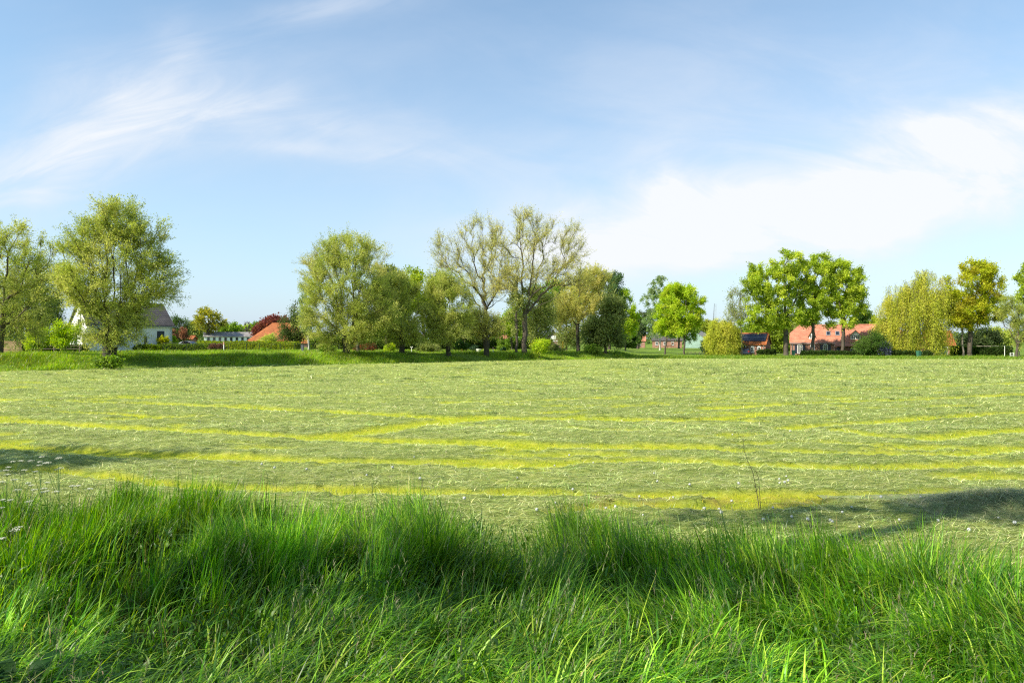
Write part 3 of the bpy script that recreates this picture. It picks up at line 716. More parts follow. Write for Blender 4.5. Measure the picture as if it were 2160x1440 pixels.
    idx = np.arange(1, len(NA))
    parts = [tubes(NA[par_[idx]], NA[idx], np.minimum(rr[par_[idx]], rr[idx] * 1.35 + .01), rr[idx], 6)]
    # twigs
    tips = np.array(tips); m = st['m']; TP = np.repeat(NA[tips], m, 0); TD = np.repeat(np.array(dirs)[tips], m, 0)
    nt_ = len(TP); seg = np.repeat(np.linalg.norm(NA[tips] - NA[par_[tips]], axis=1), m); TP = TP - TD * (seg * rng.uniform(0, .95, nt_))[:, None]
    outw = TP - np.array([cx, 0, cz]); outw = nrm(outw)
    td = nrm(TD * .6 + outw * st['out'] * .7 + np.array([0, 0, st['up']]) + .75 * rng.standard_normal((nt_, 3)))
    tl = st['tl'] * rng.uniform(.5, 1.3, nt_); dr = st['droop'] * rng.uniform(.5, 1.3, nt_)
    def tw(ix, t):
        p = TP[ix] + td[ix] * (tl[ix] * (t if st['droop'] < 1 else t ** .55))[:, None]
        p[:, 2] -= dr[ix] * t ** 2 if st['droop'] < 1 else dr[ix] * t
        return p
    ai = np.arange(nt_)
    zmin = .12
    for ta, tb in ((0, .5), (.5, 1.)):
        a = tw(ai, np.full(nt_, ta)); b = tw(ai, np.full(nt_, tb)); ok = (a[:, 2] > zmin) & (b[:, 2] > zmin)
        parts.append(tubes(a[ok], b[ok], np.full(ok.sum(), st['twr'] * (1 - ta * .6)), np.full(ok.sum(), st['twr'] * (1 - tb * .7)), 3))
    V = []; Fs = []; b = 0
    for v, f in parts: V.append(v); Fs.append(f + b); b += len(v)
    root = thing(name, label, cat, (x0, D, z0), 0, group)
    np_mesh('trunk', np.vstack(V), np.vstack(Fs), M['bark_dark' if pollard else bark], root, None, True)
    if nleaf:
        nleaf = int(nleaf * LEAFX.get(style, 1.7))
        ix = rng.integers(0, nt_, nleaf); t = rng.random(nleaf) ** .8
        p = tw(ix, t) + rng.normal(0, st['jit'], (nleaf, 3)); tang = nrm(tw(ix, np.minimum(t + .05, 1.05)) - tw(ix, t))
        ax = nrm(tang * .7 + rng.standard_normal((nleaf, 3)) * (.45 if st['droop'] < 1 else .3))
        ok = p[:, 2] > zmin; p, ax, ix = p[ok], ax[ok], ix[ok]; n = len(p)
        Ls = st['leaf'][0] * rng.uniform(.6, 1.35, n); Ws = st['leaf'][1] * rng.uniform(.6, 1.35, n)
        v, f = leaf_quads(p, ax, Ls, Ws, rng)
        C = np.array(st['cols']) * LIT.get(style, 1.35); ct = rng.integers(0, len(C), ntip + 1)
        clump = C[ct[(ix // m) % len(ct)]]
        own = C[rng.integers(0, len(C), n)]
        c = (clump * .55 + own * .45) * (1 + .14 * rng.standard_normal((n, 1)))
        np_mesh('crown', v, f, M['leaf'], root, np.repeat(np.clip(c, .004, .8), 4, 0))
    ALLTREES.append(root)
    return root

WB = 'pollard willows along the grass bank'
# --- left bank, willows
tree('willow_tree', 'tall loose willow cut off by the left edge of the photo', -5, 69, [(15, 560, 95, 85), (55, 530, 42, 55), (0, 650, 100, 80), (60, 640, 55, 70)], 'willow', 130, 11000, 11, .38, fork=700)
tree('ash_tree', 'dense rounded tree behind the leftmost willow, above a wooden paling', 45, 92, [(50, 610, 52, 62), (30, 670, 60, 45), (80, 660, 35, 40)], 'olive', 90, 8500, 12, .3)
tree('alder_tree', 'slim dark tree between the two big willows on the left', 118, 95, [(112, 640, 24, 62), (95, 670, 28, 40), (125, 600, 16, 40)], 'dark', 60, 4200, 13, .2, top=(122, 590), fork=725)
tree('young_maple_tree', 'small yellow-green tree on a bare stem behind the rail fence, beside the paling', 83, 84, [(82, 712, 22, 20), (70, 722, 14, 10)], 'maple', 30, 1500, 14, .09, fork=728)
tree('young_maple_tree', 'small yellow-green tree on a bare stem behind the rail fence, beside the white house', 138, 84, [(140, 706, 24, 24), (130, 716, 20, 12)], 'maple', 34, 1800, 15, .09, fork=728)
tree('pollard_willow', 'broadest pollard willow, standing on the bank in front of the white house', 231, 67.5, [(235, 565, 98, 105), (250, 470, 62, 42), (170, 585, 52, 75), (325, 590, 48, 62), (228, 675, 66, 52), (300, 500, 45, 45), (185, 520, 40, 40), (275, 690, 40, 40)],
     'willow', 300, 28000, 16, .62, fork=712, pollard=True, alpha=.85)
tree('pollard_willow', 'second broadest pollard willow, right of the orange barn', 730, 83, [(735, 605, 88, 80), (735, 535, 62, 38), (690, 660, 52, 55), (780, 655, 62, 62), (735, 690, 80, 42), (690, 705, 40, 28), (785, 700, 40, 32)], 'willow', 300, 26000, 17, .45, fork=712, pollard=True, alpha=.85, group=None)
tree('olive_willow', 'tall thin willow showing behind the left side of the second broadest pollard willow', 756, 101, [(655, 585, 28, 40), (700, 560, 50, 40), (790, 560, 35, 35), (800, 640, 35, 60)], 'bare', 110, 7000, 18, .3)
tree('pollard_willow', 'smaller dark pollard willow right of the tall thin willow stem', 848, 88, [(850, 668, 50, 58), (845, 620, 38, 40), (848, 700, 50, 30)], 'willow', 130, 10000, 19, .38, fork=716, pollard=True, alpha=.85)
tree('willow_tree', 'straight willow stem between two pollards, crown merged above', 816, 105, [(815, 610, 40, 55), (825, 660, 35, 40)], 'olive', 80, 6500, 20, .35)
tree('lime_tree', 'round leafy yellow-green tree rising behind the pollard row', 897, 140, [(893, 612, 60, 46), (880, 660, 60, 45), (860, 600, 25, 25)], 'green', 130, 11000, 21, .4, cols=[(.20, .26, .02), (.26, .30, .025), (.14, .20, .018)])
tree('pollard_willow', 'olive pollard willow just left of the two tallest willows', 947, 90, [(945, 650, 54, 62), (935, 610, 38, 36), (950, 695, 48, 32), (915, 670, 30, 40)], 'willow', 150, 13000, 22, .34, fork=715, pollard=True, alpha=.85)
tree('pollard_willow', 'short pollard willow with a thick head, in front of the second tallest willow', 1026, 93, [(1024, 690, 36, 32), (1005, 680, 25, 25), (1045, 690, 22, 28)], 'bare', 110, 4500, 23, .42, fork=720, pollard=True, alpha=1.0, tl=1.1)
tree('tall_willow', 'second tallest willow with thin open leaves and forked upswept crown', 1025, 102,
     [(1010, 500, 55, 38), (950, 530, 40, 35), (1040, 570, 60, 60), (960, 590, 50, 45), (1060, 510, 25, 30), (1000, 620, 50, 30), (1025, 470, 25, 18)], 'bare', 210, 9500, 24, .42, top=(1024, 655), fork=672,
     limbs=[[(1024, 656, 0), (1020, 600, .5), (1020, 530, .5), (1016, 470, .5)], [(1024, 665, 0), (985, 605, 1), (940, 560, 2), (915, 525, 2)], [(1022, 650, 0), (1060, 600, -1.5), (1085, 565, -2)], [(1021, 600, 0), (990, 540, -2), (960, 490, -2.5)], [(1021, 580, 0), (1045, 520, 2), (1060, 485, 2)], [(1024, 660, 0), (1062, 625, 2), (1095, 560, 3)]])
tree('tall_willow', 'tallest willow, thick trunk and long low limb reaching right', 1106, 97.5,
     [(1120, 490, 40, 38), (1060, 560, 42, 60), (1155, 530, 55, 50), (1208, 515, 26, 36), (1190, 585, 50, 38), (1105, 590, 45, 40), (1228, 598, 20, 16), (1105, 455, 22, 16), (1150, 470, 28, 22), (1215, 560, 24, 30), (1055, 610, 30, 26)], 'bare', 260, 11500, 25, .48, top=(1107, 664), fork=678,
     limbs=[[(1107, 665, 0), (1101, 600, .5), (1102, 540, 1), (1096, 480, 1)], [(1108, 665, 0), (1122, 580, -1), (1128, 500, -1.5), (1112, 450, -1.5)], [(1108, 664, 0), (1130, 600, 2), (1150, 520, 2), (1158, 465, 2)], [(1109, 666, 0), (1150, 615, 1.5), (1190, 560, 2), (1210, 500, 2.5)],
            [(1108, 660, 0), (1150, 640, -2), (1200, 622, -2.5), (1240, 605, -3)], [(1108, 660, 0), (1165, 605, 3), (1215, 555, 3.5), (1235, 545, 4)], [(1106, 650, 0), (1080, 600, -2), (1055, 560, -3)], [(1106, 655, 0), (1060, 634, 2), (1035, 632, 3)]])
tree('willow_tree', 'slender stem hard against the left of the tallest willow', 1090, 97, [(1085, 660, 22, 45), (1095, 620, 20, 40)], 'olive', 45, 2800, 26, .24, fork=690)
tree('broad_willow', 'bushy willow with a dark Y-shaped fork, right of the tallest willow', 1219, 110, [(1235, 635, 48, 48), (1205, 650, 38, 42), (1255, 600, 30, 30), (1240, 590, 30, 25)], 'bare', 150, 11000, 27, .36, fork=680, top=(1222, 600),
     limbs=[[(1219, 685, 0), (1195, 655, 1), (1180, 630, 1)], [(1220, 680, 0), (1240, 655, -1), (1262, 635, -1.5)]], leaf=(.26, .08))
tree('field_maple', 'bright green tree seen between the trunks of the two tallest willows', 1081, 125, [(1070, 690, 30, 26), (1082, 672, 22, 18)], 'maple', 60, 4200, 28, .2, cols=[(.20, .30, .015), (.27, .35, .018), (.13, .21, .012)])
tree('osier_tree', 'leafy osier filling the gap right of the tallest willow trunk', 1128, 103, [(1135, 690, 28, 42), (1128, 645, 28, 35), (1150, 660, 25, 40)], 'olive', 90, 7000, 29, .16, fork=725)
tree('osier_tree', 'dense osier between the gabled house and the bushy forked willow', 1195, 118, [(1192, 700, 24, 34), (1185, 665, 24, 30), (1210, 705, 22, 28)], 'olive', 80, 6000, 30, .16, fork=730)
tree('osier_tree', 'dark osier with spreading low branches at the end of the bank', 1277, 106, [(1285, 690, 38, 38), (1255, 700, 28, 32), (1290, 650, 24, 30)], 'olive', 110, 8500, 31, .22, fork=730, cols=[(.10, .125, .035), (.13, .15, .05), (.075, .10, .028)])
tree('poplar_tree', 'dark tall tree behind the bank end, its top above the osier', 1285, 150, [(1285, 620, 30, 48), (1300, 600, 16, 30), (1265, 590, 14, 24), (1290, 680, 30, 40)], 'dark', 110, 8000, 32, .35, cols=[(.08, .13, .045), (.10, .16, .06), (.055, .09, .03)])
tree('woodland_tree', 'shady broad tree behind the tallest willow, left of the poplar', 1185, 160, [(1190, 625, 55, 45), (1150, 650, 50, 55), (1225, 650, 40, 60), (1120, 680, 40, 40)], 'green', 140, 12000, 33, .4)
tree('woodland_tree', 'shady broad tree in the gap between pollards, behind the red flowers', 790, 135, [(790, 690, 45, 36), (760, 705, 30, 25), (830, 690, 35, 35)], 'green', 90, 7000, 34, .3)
tree('woodland_tree', 'low leafy tree behind the olive pollard willow', 985, 138, [(985, 690, 45, 34), (950, 700, 40, 28)], 'olive', 90, 7500, 35, .3)
tree('hazel_bush', 'bright yellow-green sapling at the foot of the tallest willow', 1137, 95, [(1137, 733, 16, 10), (1147, 727, 10, 10)], 'maple', 30, 1300, 36, .04, fork=742, cat='bush')
# --- garden and far left distance
tree('evergreen_tree', 'dark rounded evergreen right of the white house', 378, 126, [(379, 690, 20, 26), (380, 710, 19, 20)], 'dark', 80, 4500, 37, .2, cols=[(.05, .09, .02), (.075, .12, .025), (.035, .065, .016)], fork=726)
tree('photinia_tree', 'small coppery red tree on a stem, close to the white house wall', 367, 114, [(366, 704, 8, 14), (364, 712, 9, 9)], 'copper', 22, 900, 38, .06, fork=722, leaf=(.26, .18), cols=[(.17, .09, .055), (.13, .08, .04), (.20, .12, .07)])
tree('photinia_tree', 'small coppery red tree on a stem, beside the silver car', 387, 114, [(387, 701, 8, 15), (388, 708, 7, 9)], 'copper', 22, 900, 39, .06, fork=722, leaf=(.26, .18), cols=[(.22, .10, .06), (.17, .08, .045), (.26, .15, .09)])
tree('euonymus_bush', 'low yellow bush against the corner of the white house', 362, 110, [(363, 722, 9, 11)], 'maple', 26, 900, 40, .04, fork=734, cat='bush')
tree('rose_bush', 'round yellow and pink bush in front of the navy garage door', 344, 105, [(344, 718, 10, 9), (350, 722, 8, 7)], 'gold', 26, 900, 41, .04, fork=731, cat='bush')
tree('lone_oak', 'wide open-crowned oak on the skyline above the long shed', 438, 228, [(440, 668, 28, 15), (418, 678, 16, 10), (460, 682, 15, 9), (440, 692, 22, 10)], 'gold', 85, 1300, 42, .6, fork=700, leaf=(.55, .36), cols=[(.20, .20, .03), (.25, .22, .035), (.16, .17, .03)], tl=1.3, twr=.04, step=1.6)
for i, (px, D, bl, sty, lab) in enumerate([
    (414, 300, [(414, 695, 20, 12), (405, 702, 18, 10)], 'olive', 'hazy low tree under the left side of the skyline oak'),
    (492, 320, [(490, 694, 20, 11), (478, 702, 20, 9)], 'green', 'round grey-green tree on the skyline right of the lone oak'),
    (515, 340, [(512, 700, 16, 9), (528, 700, 14, 9)], 'maple', 'low yellow-green tree behind the leafless tree'),
    (545, 330, [(545, 695, 16, 12)], 'green', 'dull green tree behind the left shoulder of the copper beech')]):
    tree('distant_tree', lab, px, D, bl, sty, 60, 2600, 50 + i, .4, leaf=(.8, .55), step=2, tl=1.6, jit=.6, twr=.04)
tree('bare_tree', 'leafless dark tree left of the copper beech', 521, 250, [(521, 688, 9, 12), (514, 692, 8, 7)], 'dead', 40, 0, 60, .45, step=1.6, twr=.05, tl=1.6, fork=705)
tree('copper_beech', 'wide dark red beech behind the orange barn roof', 572, 205, [(575, 688, 30, 17), (553, 697, 18, 12), (596, 686, 18, 17), (600, 700, 15, 16)], 'copper', 110, 6500, 61, .5, leaf=(.6, .42), jit=.45)
tree('cherry_tree', 'dark leafy garden tree right of the orange barn', 622, 116, [(618, 690, 26, 30), (632, 660, 18, 25), (610, 708, 22, 16), (640, 710, 18, 20)], 'dark', 100, 6500, 62, .22, cols=[(.07, .11, .025), (.10, .14, .03), (.11, .09, .045), (.05, .08, .02)])
tree('silver_birch', 'slim birch with white stem right of the dark garden tree', 651, 110, [(643, 635, 15, 26), (648, 670, 15, 28), (640, 600, 10, 18)], 'birch', 55, 3000, 63, .14, fork=690, bark='birch', top=(646, 610))
tree('forsythia_bush', 'pale yellow-green bush in front of the orange barn roof', 565, 135, [(563, 720, 17, 9), (573, 715, 10, 8)], 'olive', 34, 1800, 64, .05, fork=730, cat='bush', cols=[(.24, .27, .05), (.28, .30, .07), (.20, .23, .05)])
tree('red_rhododendron', 'low bush of red blossom between the pollard willows', 770, 106, [(775, 733, 18, 4), (757, 735, 9, 4)], 'copper', 34, 1300, 65, .03, fork=738, cat='bush', leaf=(.2, .16), cols=[(.22, .04, .035), (.20, .06, .04), (.08, .11, .03), (.07, .10, .02)])
for i, (px, D, bl, sty, lab) in enumerate([
    (236, 64.5, [(226, 763, 20, 8), (243, 766, 16, 6), (212, 767, 12, 5)], 'green', 'weedy scrub round the foot of the broadest pollard willow'),
    (690, 97, [(690, 737, 14, 9), (700, 740, 10, 6)], 'green', 'low rough bush by the wire fence under the second broadest pollard willow'),
    (822, 101, [(822, 735, 10, 10)], 'maple', 'small fresh green bush between the straight willow stem and the dark pollard'),
    (900, 103, [(900, 735, 18, 10), (915, 738, 10, 8)], 'olive', 'broad grey-green bush between the dark pollard and the olive pollard'),
    (975, 112, [(975, 731, 14, 11)], 'dark', 'dark garden bush behind the low yellow marker'),
    (1062, 118, [(1062, 727, 12, 14)], 'green', 'upright green bush before the lavender-grey cottage'),
    (1168, 108, [(1166, 736, 14, 8), (1178, 739, 8, 6)], 'olive', 'low scrub in front of the gabled house, right of the blue sign'),
    (1245, 104, [(1245, 736, 14, 9), (1258, 740, 10, 6)], 'green', 'low scrub at the end of the bank below the forked willow'),
    (560, 96, [(556, 741, 8, 4), (566, 742, 6, 3)], 'green', 'low weedy tuft at the foot of the wire fence, before the orange barn')]):
    tree('garden_bush', lab, px, D, bl, sty, 34, 1500, 640 + i, .04, fork=745, cat='bush')
# --- right of the bank
tree('young_maple', 'narrow pointed yellow-green maple standing alone right of the bank', 1319, 150, [(1318, 665, 28, 40), (1315, 630, 17, 20), (1322, 690, 24, 20)], 'maple', 110, 7000, 70, .16, fork=712)
tree('weeping_birch', 'grey-green drooping birch behind the twin maples', 1392, 195, [(1390, 610, 24, 36), (1375, 640, 22, 30), (1410, 640, 26, 40), (1385, 680, 30, 30)], 'birch', 110, 8500, 71, .25, leaf=(.34, .18), bark='birch')
tree('round_maple', 'left trunk of two bright yellow-green maples at the field edge', 1403, 139, [(1408, 665, 26, 40), (1415, 625, 24, 25), (1400, 690, 18, 14)], 'maple', 110, 7500, 72, .19, fork=700, lean=2)
tree('round_maple', 'right trunk of two bright yellow-green maples at the field edge', 1443, 137, [(1448, 650, 36, 45), (1440, 615, 30, 22), (1462, 670, 22, 25), (1438, 690, 22, 14)], 'maple', 130, 9500, 73, .2, fork=700)
tree('shade_tree', 'dark tree over the brick house with the black roof', 1345, 225, [(1345, 690, 20, 26), (1362, 680, 18, 25)], 'dark', 70, 4500, 74, .4, leaf=(.5, .36), cols=[(.07, .09, .04), (.09, .12, .05), (.05, .08, .03)])
tree('shade_tree', 'broad green tree behind the twin maples, above the brick house', 1432, 240, [(1425, 690, 34, 22), (1455, 700, 18, 18)], 'green', 80, 5500, 75, .4, leaf=(.5, .36))
tree('shade_tree', 'low bushy tree between the bank end and the yellow-green pointed maple', 1303, 190, [(1302, 712, 22, 18), (1330, 718, 18, 14)], 'dark', 60, 4200, 76, .3, leaf=(.5, .34))
tree('distant_tree', 'golden green tree beyond the green barn', 1478, 330, [(1476, 693, 22, 10), (1495, 690, 14, 10)], 'gold', 60, 3000, 77, .4, leaf=(.8, .55), step=2, tl=1.6, jit=.5, twr=.04, cols=[(.22, .24, .04), (.17, .22, .035), (.26, .25, .05)])
tree('holly_bush', 'upright dark bush at the left foot of the small weeping willow', 1487, 127, [(1487, 734, 12, 14), (1486, 726, 8, 8)], 'dark', 40, 2200, 78, .06, fork=745, cat='bush', cols=[(.03, .065, .03), (.045, .085, .035), (.06, .10, .05)])
tree('weeping_willow', 'small weeping willow trailing to the ground beside the brick garage', 1524, 125.5, [(1520, 685, 24, 16), (1540, 700, 20, 18), (1506, 706, 16, 18), (1525, 720, 28, 16), (1534, 724, 18, 12)], 'weep', 210, 20000, 79, .2, top=(1520, 675), fork=715, droop=2.6)
tree('slim_ash', 'thin sparse tree in front of the brick garage', 1565, 125, [(1556, 640, 22, 36), (1563, 610, 14, 18), (1550, 665, 24, 22)], 'olive', 70, 2200, 80, .13, fork=700, top=(1562, 610), bark='bark_pale', leaf=(.26, .16))
OK = 'oaks along the field edge before the farmhouse'
tree('oak_tree', 'biggest and leftmost of the three oaks before the farmhouse', 1658, 121, [(1630, 590, 58, 48), (1665, 560, 38, 30), (1690, 590, 25, 40), (1595, 610, 30, 32), (1615, 660, 40, 30), (1588, 684, 24, 12), (1650, 650, 45, 40), (1640, 690, 28, 16)],
     'oak', 230, 15000, 81, .46, fork=690, top=(1655, 570), limbs=[[(1657, 690, 0), (1630, 640, 1), (1600, 600, 2)], [(1657, 670, 0), (1685, 610, -1), (1700, 575, -1)], [(1657, 680, 0), (1630, 660, -2), (1590, 635, -2.5)], [(1657, 675, 0), (1690, 655, 1), (1715, 650, 1)]])
tree('oak_tree', 'narrowest, middle one of the three oaks before the farmhouse', 1714, 122, [(1722, 585, 30, 44), (1715, 640, 38, 32), (1735, 560, 24, 20), (1700, 670, 25, 14)], 'oak', 130, 8000, 82, .3, fork=672, top=(1720, 570))
tree('oak_tree', 'rightmost of the three oaks before the farmhouse', 1777, 122, [(1785, 600, 38, 48), (1770, 575, 25, 25), (1795, 640, 30, 34), (1765, 650, 26, 26), (1775, 682, 28, 10)], 'oak', 160, 10500, 83, .33, fork=680, top=(1785, 580),
     limbs=[[(1777, 690, 0), (1793, 655, 0), (1805, 620, 1)], [(1777, 690, 0), (1765, 640, -1), (1762, 600, -1)]])
tree('garden_tree', 'green tree between the brick garage and the farmhouse', 1640, 150, [(1630, 710, 25, 28), (1650, 725, 14, 18), (1612, 700, 16, 16)], 'green', 80, 5500, 84, .2, cols=[(.17, .22, .03), (.22, .27, .04), (.11, .16, .02)])
tree('grove_tree', 'dense bright green tree behind the right half of the farmhouse roof', 1825, 185, [(1822, 690, 40, 22), (1850, 695, 26, 18), (1795, 695, 20, 16)], 'oak', 90, 7000, 85, .35, leaf=(.5, .36))
tree('grove_tree', 'olive tree behind the left half of the farmhouse roof', 1690, 190, [(1690, 685, 32, 20), (1665, 690, 20, 22), (1715, 695, 20, 12)], 'olive', 90, 6500, 86, .35, leaf=(.48, .3))
tree('grove_tree', 'green tree behind the solar panel roof of the garage', 1585, 165, [(1580, 700, 30, 16), (1610, 705, 24, 22)], 'green', 70, 5000, 87, .3, leaf=(.46, .32))
tree('grove_tree', 'dark green tree behind the rightmost oak, over the farmhouse ridge', 1815, 160, [(1815, 665, 20, 22), (1805, 690, 18, 14)], 'dark', 60, 3600, 88, .3)
tree('dark_shrub', 'large dark shrub in front of the right end of the farmhouse', 1838, 118, [(1838, 730, 30, 18), (1845, 715, 20, 12), (1822, 738, 18, 12)], 'dark', 90, 6500, 89, .1, fork=745, cat='bush')
tree('lilac_bush', 'purple flowering lilac beside the large dark shrub', 1866, 117, [(1866, 736, 11, 13)], 'dark', 40, 2000, 90, .05, fork=747, cat='bush', leaf=(.24, .2), cols=[(.17, .16, .30), (.10, .10, .17), (.05, .07, .04), (.26, .24, .42)])
tree('weeping_willow', 'huge golden weeping willow right of the farmhouse', 1930, 119.5, [(1930, 640, 62, 45), (1960, 600, 46, 26), (1875, 660, 28, 42), (1980, 660, 34, 55), (1900, 620, 35, 30), (1950, 575, 30, 10), (1895, 700, 40, 30), (1950, 695, 45, 35), (1868, 695, 24, 36), (1858, 680, 16, 44)], 'weep', 340, 36000, 91, .46, top=(1945, 600), fork=690, droop=4.4,
     limbs=[[(1937, 690, 0), (1905, 640, -1), (1880, 620, -2)], [(1940, 680, 0), (1970, 630, 1), (1995, 610, 2)], [(1940, 670, 0), (1950, 620, -3), (1960, 590, -4)]])
tree('golden_oak', 'golden leaved oak with a thick trunk, right of the huge weeping willow', 2046, 119, [(2045, 605, 52, 40), (2065, 572, 38, 20), (2095, 600, 26, 30), (2035, 655, 50, 38), (2085, 650, 35, 34), (2010, 640, 25, 30)], 'gold', 200, 13000, 92, .44, fork=690, top=(2050, 590))
tree('slender_tree', 'thin pale stem just left of the golden oak trunk', 2032, 119, [(2028, 672, 22, 22), (2018, 655, 18, 20)], 'gold', 40, 2200, 93, .17, fork=692, bark='bark_pale')
tree('cypress_tree', 'dark conifer mass behind the golden oak trunk', 2072, 140, [(2075, 720, 32, 28), (2050, 725, 25, 24), (2030, 728, 20, 20)], 'dark', 110, 7500, 94, .2, droop=.7, cols=[(.035, .06, .018), (.055, .085, .025), (.10, .13, .045), (.025, .04, .014)])
tree('apple_tree', 'pale yellow-green tree behind the flat-roofed carport', 2110, 185, [(2108, 712, 26, 18), (2090, 715, 18, 15)], 'olive', 70, 5500, 95, .25, leaf=(.46, .3), cols=[(.24, .27, .05), (.28, .29, .07), (.18, .22, .04)])
tree('poplar_tree', 'fresh green tree at the right edge of the photo', 2178, 124, [(2165, 600, 22, 42), (2185, 640, 35, 50), (2190, 580, 30, 30)], 'oak', 100, 7000, 96, .3)
tree('old_willow', 'gnarled olive willow with dark leaning limbs near the right edge', 2144, 109, [(2140, 665, 24, 26), (2165, 690, 28, 30), (2122, 650, 18, 22), (2150, 725, 10, 8)], 'willow', 90, 5000, 97, .22, fork=735, top=(2150, 660), limbs=[[(2144, 730, 0), (2130, 695, 0), (2112, 665, 1)], [(2145, 730, 0), (2156, 690, -1), (2160, 650, -1)]])
# --- trees beside the photographer whose shade falls across the foreground
def shade_tree(label, x, y, blobs, seed, nleaf, sty='olive'):
    k = 1.0 / F
    b2 = [(1080 + (x + bx) * F, HZ - (bz - CAMH) * F, r * F, rz * F) for bx, bz, r, rz in blobs]
    tree('roadside_tree', label, 0, 1.0, b2, sty, 70, nleaf, seed, .22, base_xyz=(x, 1.0, 0.0), fork=HZ - (blobs[0][1] - blobs[0][3] - CAMH) * F, cat='tree').location.y = y
shade_tree('broad roadside tree close to the camera, outside the left of the frame', -7.4, 2.5, [(-2.6, 14.0, .7, .35), (-1.0, 14.0, .6, .3), (0.8, 14.3, .7, .4), (2.5, 14.4, 1.0, .6), (4.4, 15.2, 1.5, 1.0), (5.6, 15.8, 1.3, 1.0)], 201, 2100)
shade_tree('roadside tree furthest left, outside the frame', -22.3, 9.0, [(0, 11.0, 2.0, 1.2), (1.6, 12.0, 1.2, .7)], 202, 1500)

shade_tree('thin-crowned roadside tree beside the camera, next left of the broad one, outside the frame', -13.6, -.4, [(-1.6, 13, .9, .5), (0.2, 13.2, 1.0, .5), (1.9, 13, .9, .5), (3.3, 13.4, .8, .45)], 203, 1000)

# ------------------------------------------------------------------ hedges, buildings and small things
def foliage_box(name, label, cat, p0, p1, zb, h, wid, cols, n, seed, leaf=(.24, .18), jit=.08, group=None, wav=.12):
    """a clipped hedge from p0 to p1 (ground points): woody core with a leaf coat"""
    rng = np.random.default_rng(seed); p0 = np.array(p0, float); p1 = np.array(p1, float)
    d = p1 - p0; L = np.linalg.norm(d); ang = math.atan2(d[1], d[0])
    root = thing(name, label, cat, (p0[0], p0[1], zb), ang, group)
    face = rng.choice(4, n, p=np.array([L * h, L * h * .35, L * wid, 2 * wid * h]) / (L * h * 1.35 + L * wid + 2 * wid * h))
    t = rng.random(n) * L; a = rng.random(n)
    X = np.where(face == 3, np.where(rng.random(n) < .5, 0, L), t)
    Y = np.where(face == 0, -wid / 2, np.where(face == 1, wid / 2, (a - .5) * wid))
    Y = np.where(face == 3, (rng.random(n) - .5) * wid, Y)
    bump = (fbm(X * .8, X * 0 + seed, seed, 3) - .5) * wav * 2
    Z = np.where(face == 2, h + bump, a * (h + bump))
    nrmv = np.zeros((n, 3)); nrmv[face == 0, 1] = -1; nrmv[face == 1, 1] = 1; nrmv[face == 2, 2] = 1; nrmv[face == 3, 0] = np.where(X[face == 3] > L / 2, 1, -1)
    P = np.stack([X, Y, Z], 1) + rng.normal(0, jit, (n, 3)) + nrmv * (fbm(X * 1.3, Z * 1.3 + 7, seed + 3, 3) - .5)[:, None] * .25
    ax = nrm(nrmv * .6 + rng.standard_normal((n, 3)) * .8)
    v, f = leaf_quads(P, ax, leaf[0] * rng.uniform(.6, 1.4, n), leaf[1] * rng.uniform(.6, 1.4, n), rng)
    v[:, 2] = np.maximum(v[:, 2], .02)
    np_mesh('foliage', v, f, M['leaf'], root, np.repeat(pal(rng, n, cols), 4, 0))
    MB().box(.15, L - .15, -wid / 2 + .15, wid / 2 - .15, 0, h - .18).build('branches', M['bark'], root)
    return root

def gz(x, y): return float(ground_z(x, y))
def gp(px, D): x = (px - 1080) / F * D; return (x, D)

G_DARK = [(.045, .085, .018), (.06, .11, .022), (.035, .06, .014), (.085, .13, .03)]
G_LITE = [(.26, .32, .02), (.32, .36, .025), (.20, .27, .018), (.16, .22, .02)]
G_MID = [(.09, .15, .02), (.13, .19, .025), (.065, .11, .018)]
foliage_box('hedge', 'clipped hedge with shaded dark side in front of the white house', 'hedge', gp(286, 103), gp(447, 103), gz(*gp(360, 103)), .72, .8, [(.17, .24, .02), (.12, .19, .02), (.09, .14, .02)], 9000, 501)
foliage_box('hedge', 'long yellow-green clipped hedge in front of the orange barn', 'hedge', gp(418, 122), gp(628, 110), gz(*gp(500, 118)) - .1, 1.25, 1.0, G_LITE, 15000, 502)
foliage_box('hedge', 'dark hedge behind the wooden rail fence at the far left', 'hedge', gp(55, 92), gp(180, 92), gz(*gp(120, 92)), .8, .8, G_DARK, 6000, 503)
foliage_box('hedge', 'reddish brown clipped hedge block beside the marker post', 'hedge', gp(446, 101), gp(470, 101), gz(*gp(455, 101)), .75, .8, [(.16, .08, .05), (.20, .11, .07), (.11, .07, .04)], 2200, 504)
foliage_box('hedge', 'low dark hedge in front of the left part of the farmhouse', 'hedge', gp(1692, 122), gp(1800, 118.6), 0, .75, .8, G_DARK, 7000, 505)
foliage_box('hedge', 'low dark hedge below the huge weeping willow', 'hedge', gp(1802, 118.5), gp(1962, 116.5), 0, .8, .9, G_DARK, 9000, 506)
foliage_box('hedge', 'green hedge behind the golden oak trunk, right of the green barn door', 'hedge', gp(2007, 124), gp(2073, 122), 0, 1.45, 1.0, [(.10, .18, .02), (.14, .22, .02), (.065, .12, .016)], 7000, 507)
foliage_box('hedge', 'dark hedge in front of the flat-roofed carport', 'hedge', gp(2072, 120), gp(2131, 117), 0, 1.5, 1.1, G_DARK, 7000, 508)
foliage_box('hedge', 'small dark hedge in front of the garage corner, left of the biggest oak', 'hedge', gp(1600, 126), gp(1634, 126), 0, .95, .8, G_DARK, 3000, 509)
foliage_box('hedge', 'tall mixed hedge behind the wire fence under the pollards', 'hedge', gp(660, 122), gp(905, 134), gz(*gp(780, 128)), 1.6, 1.6, G_MID, 12000, 510, leaf=(.34, .24), jit=.2, wav=.35)
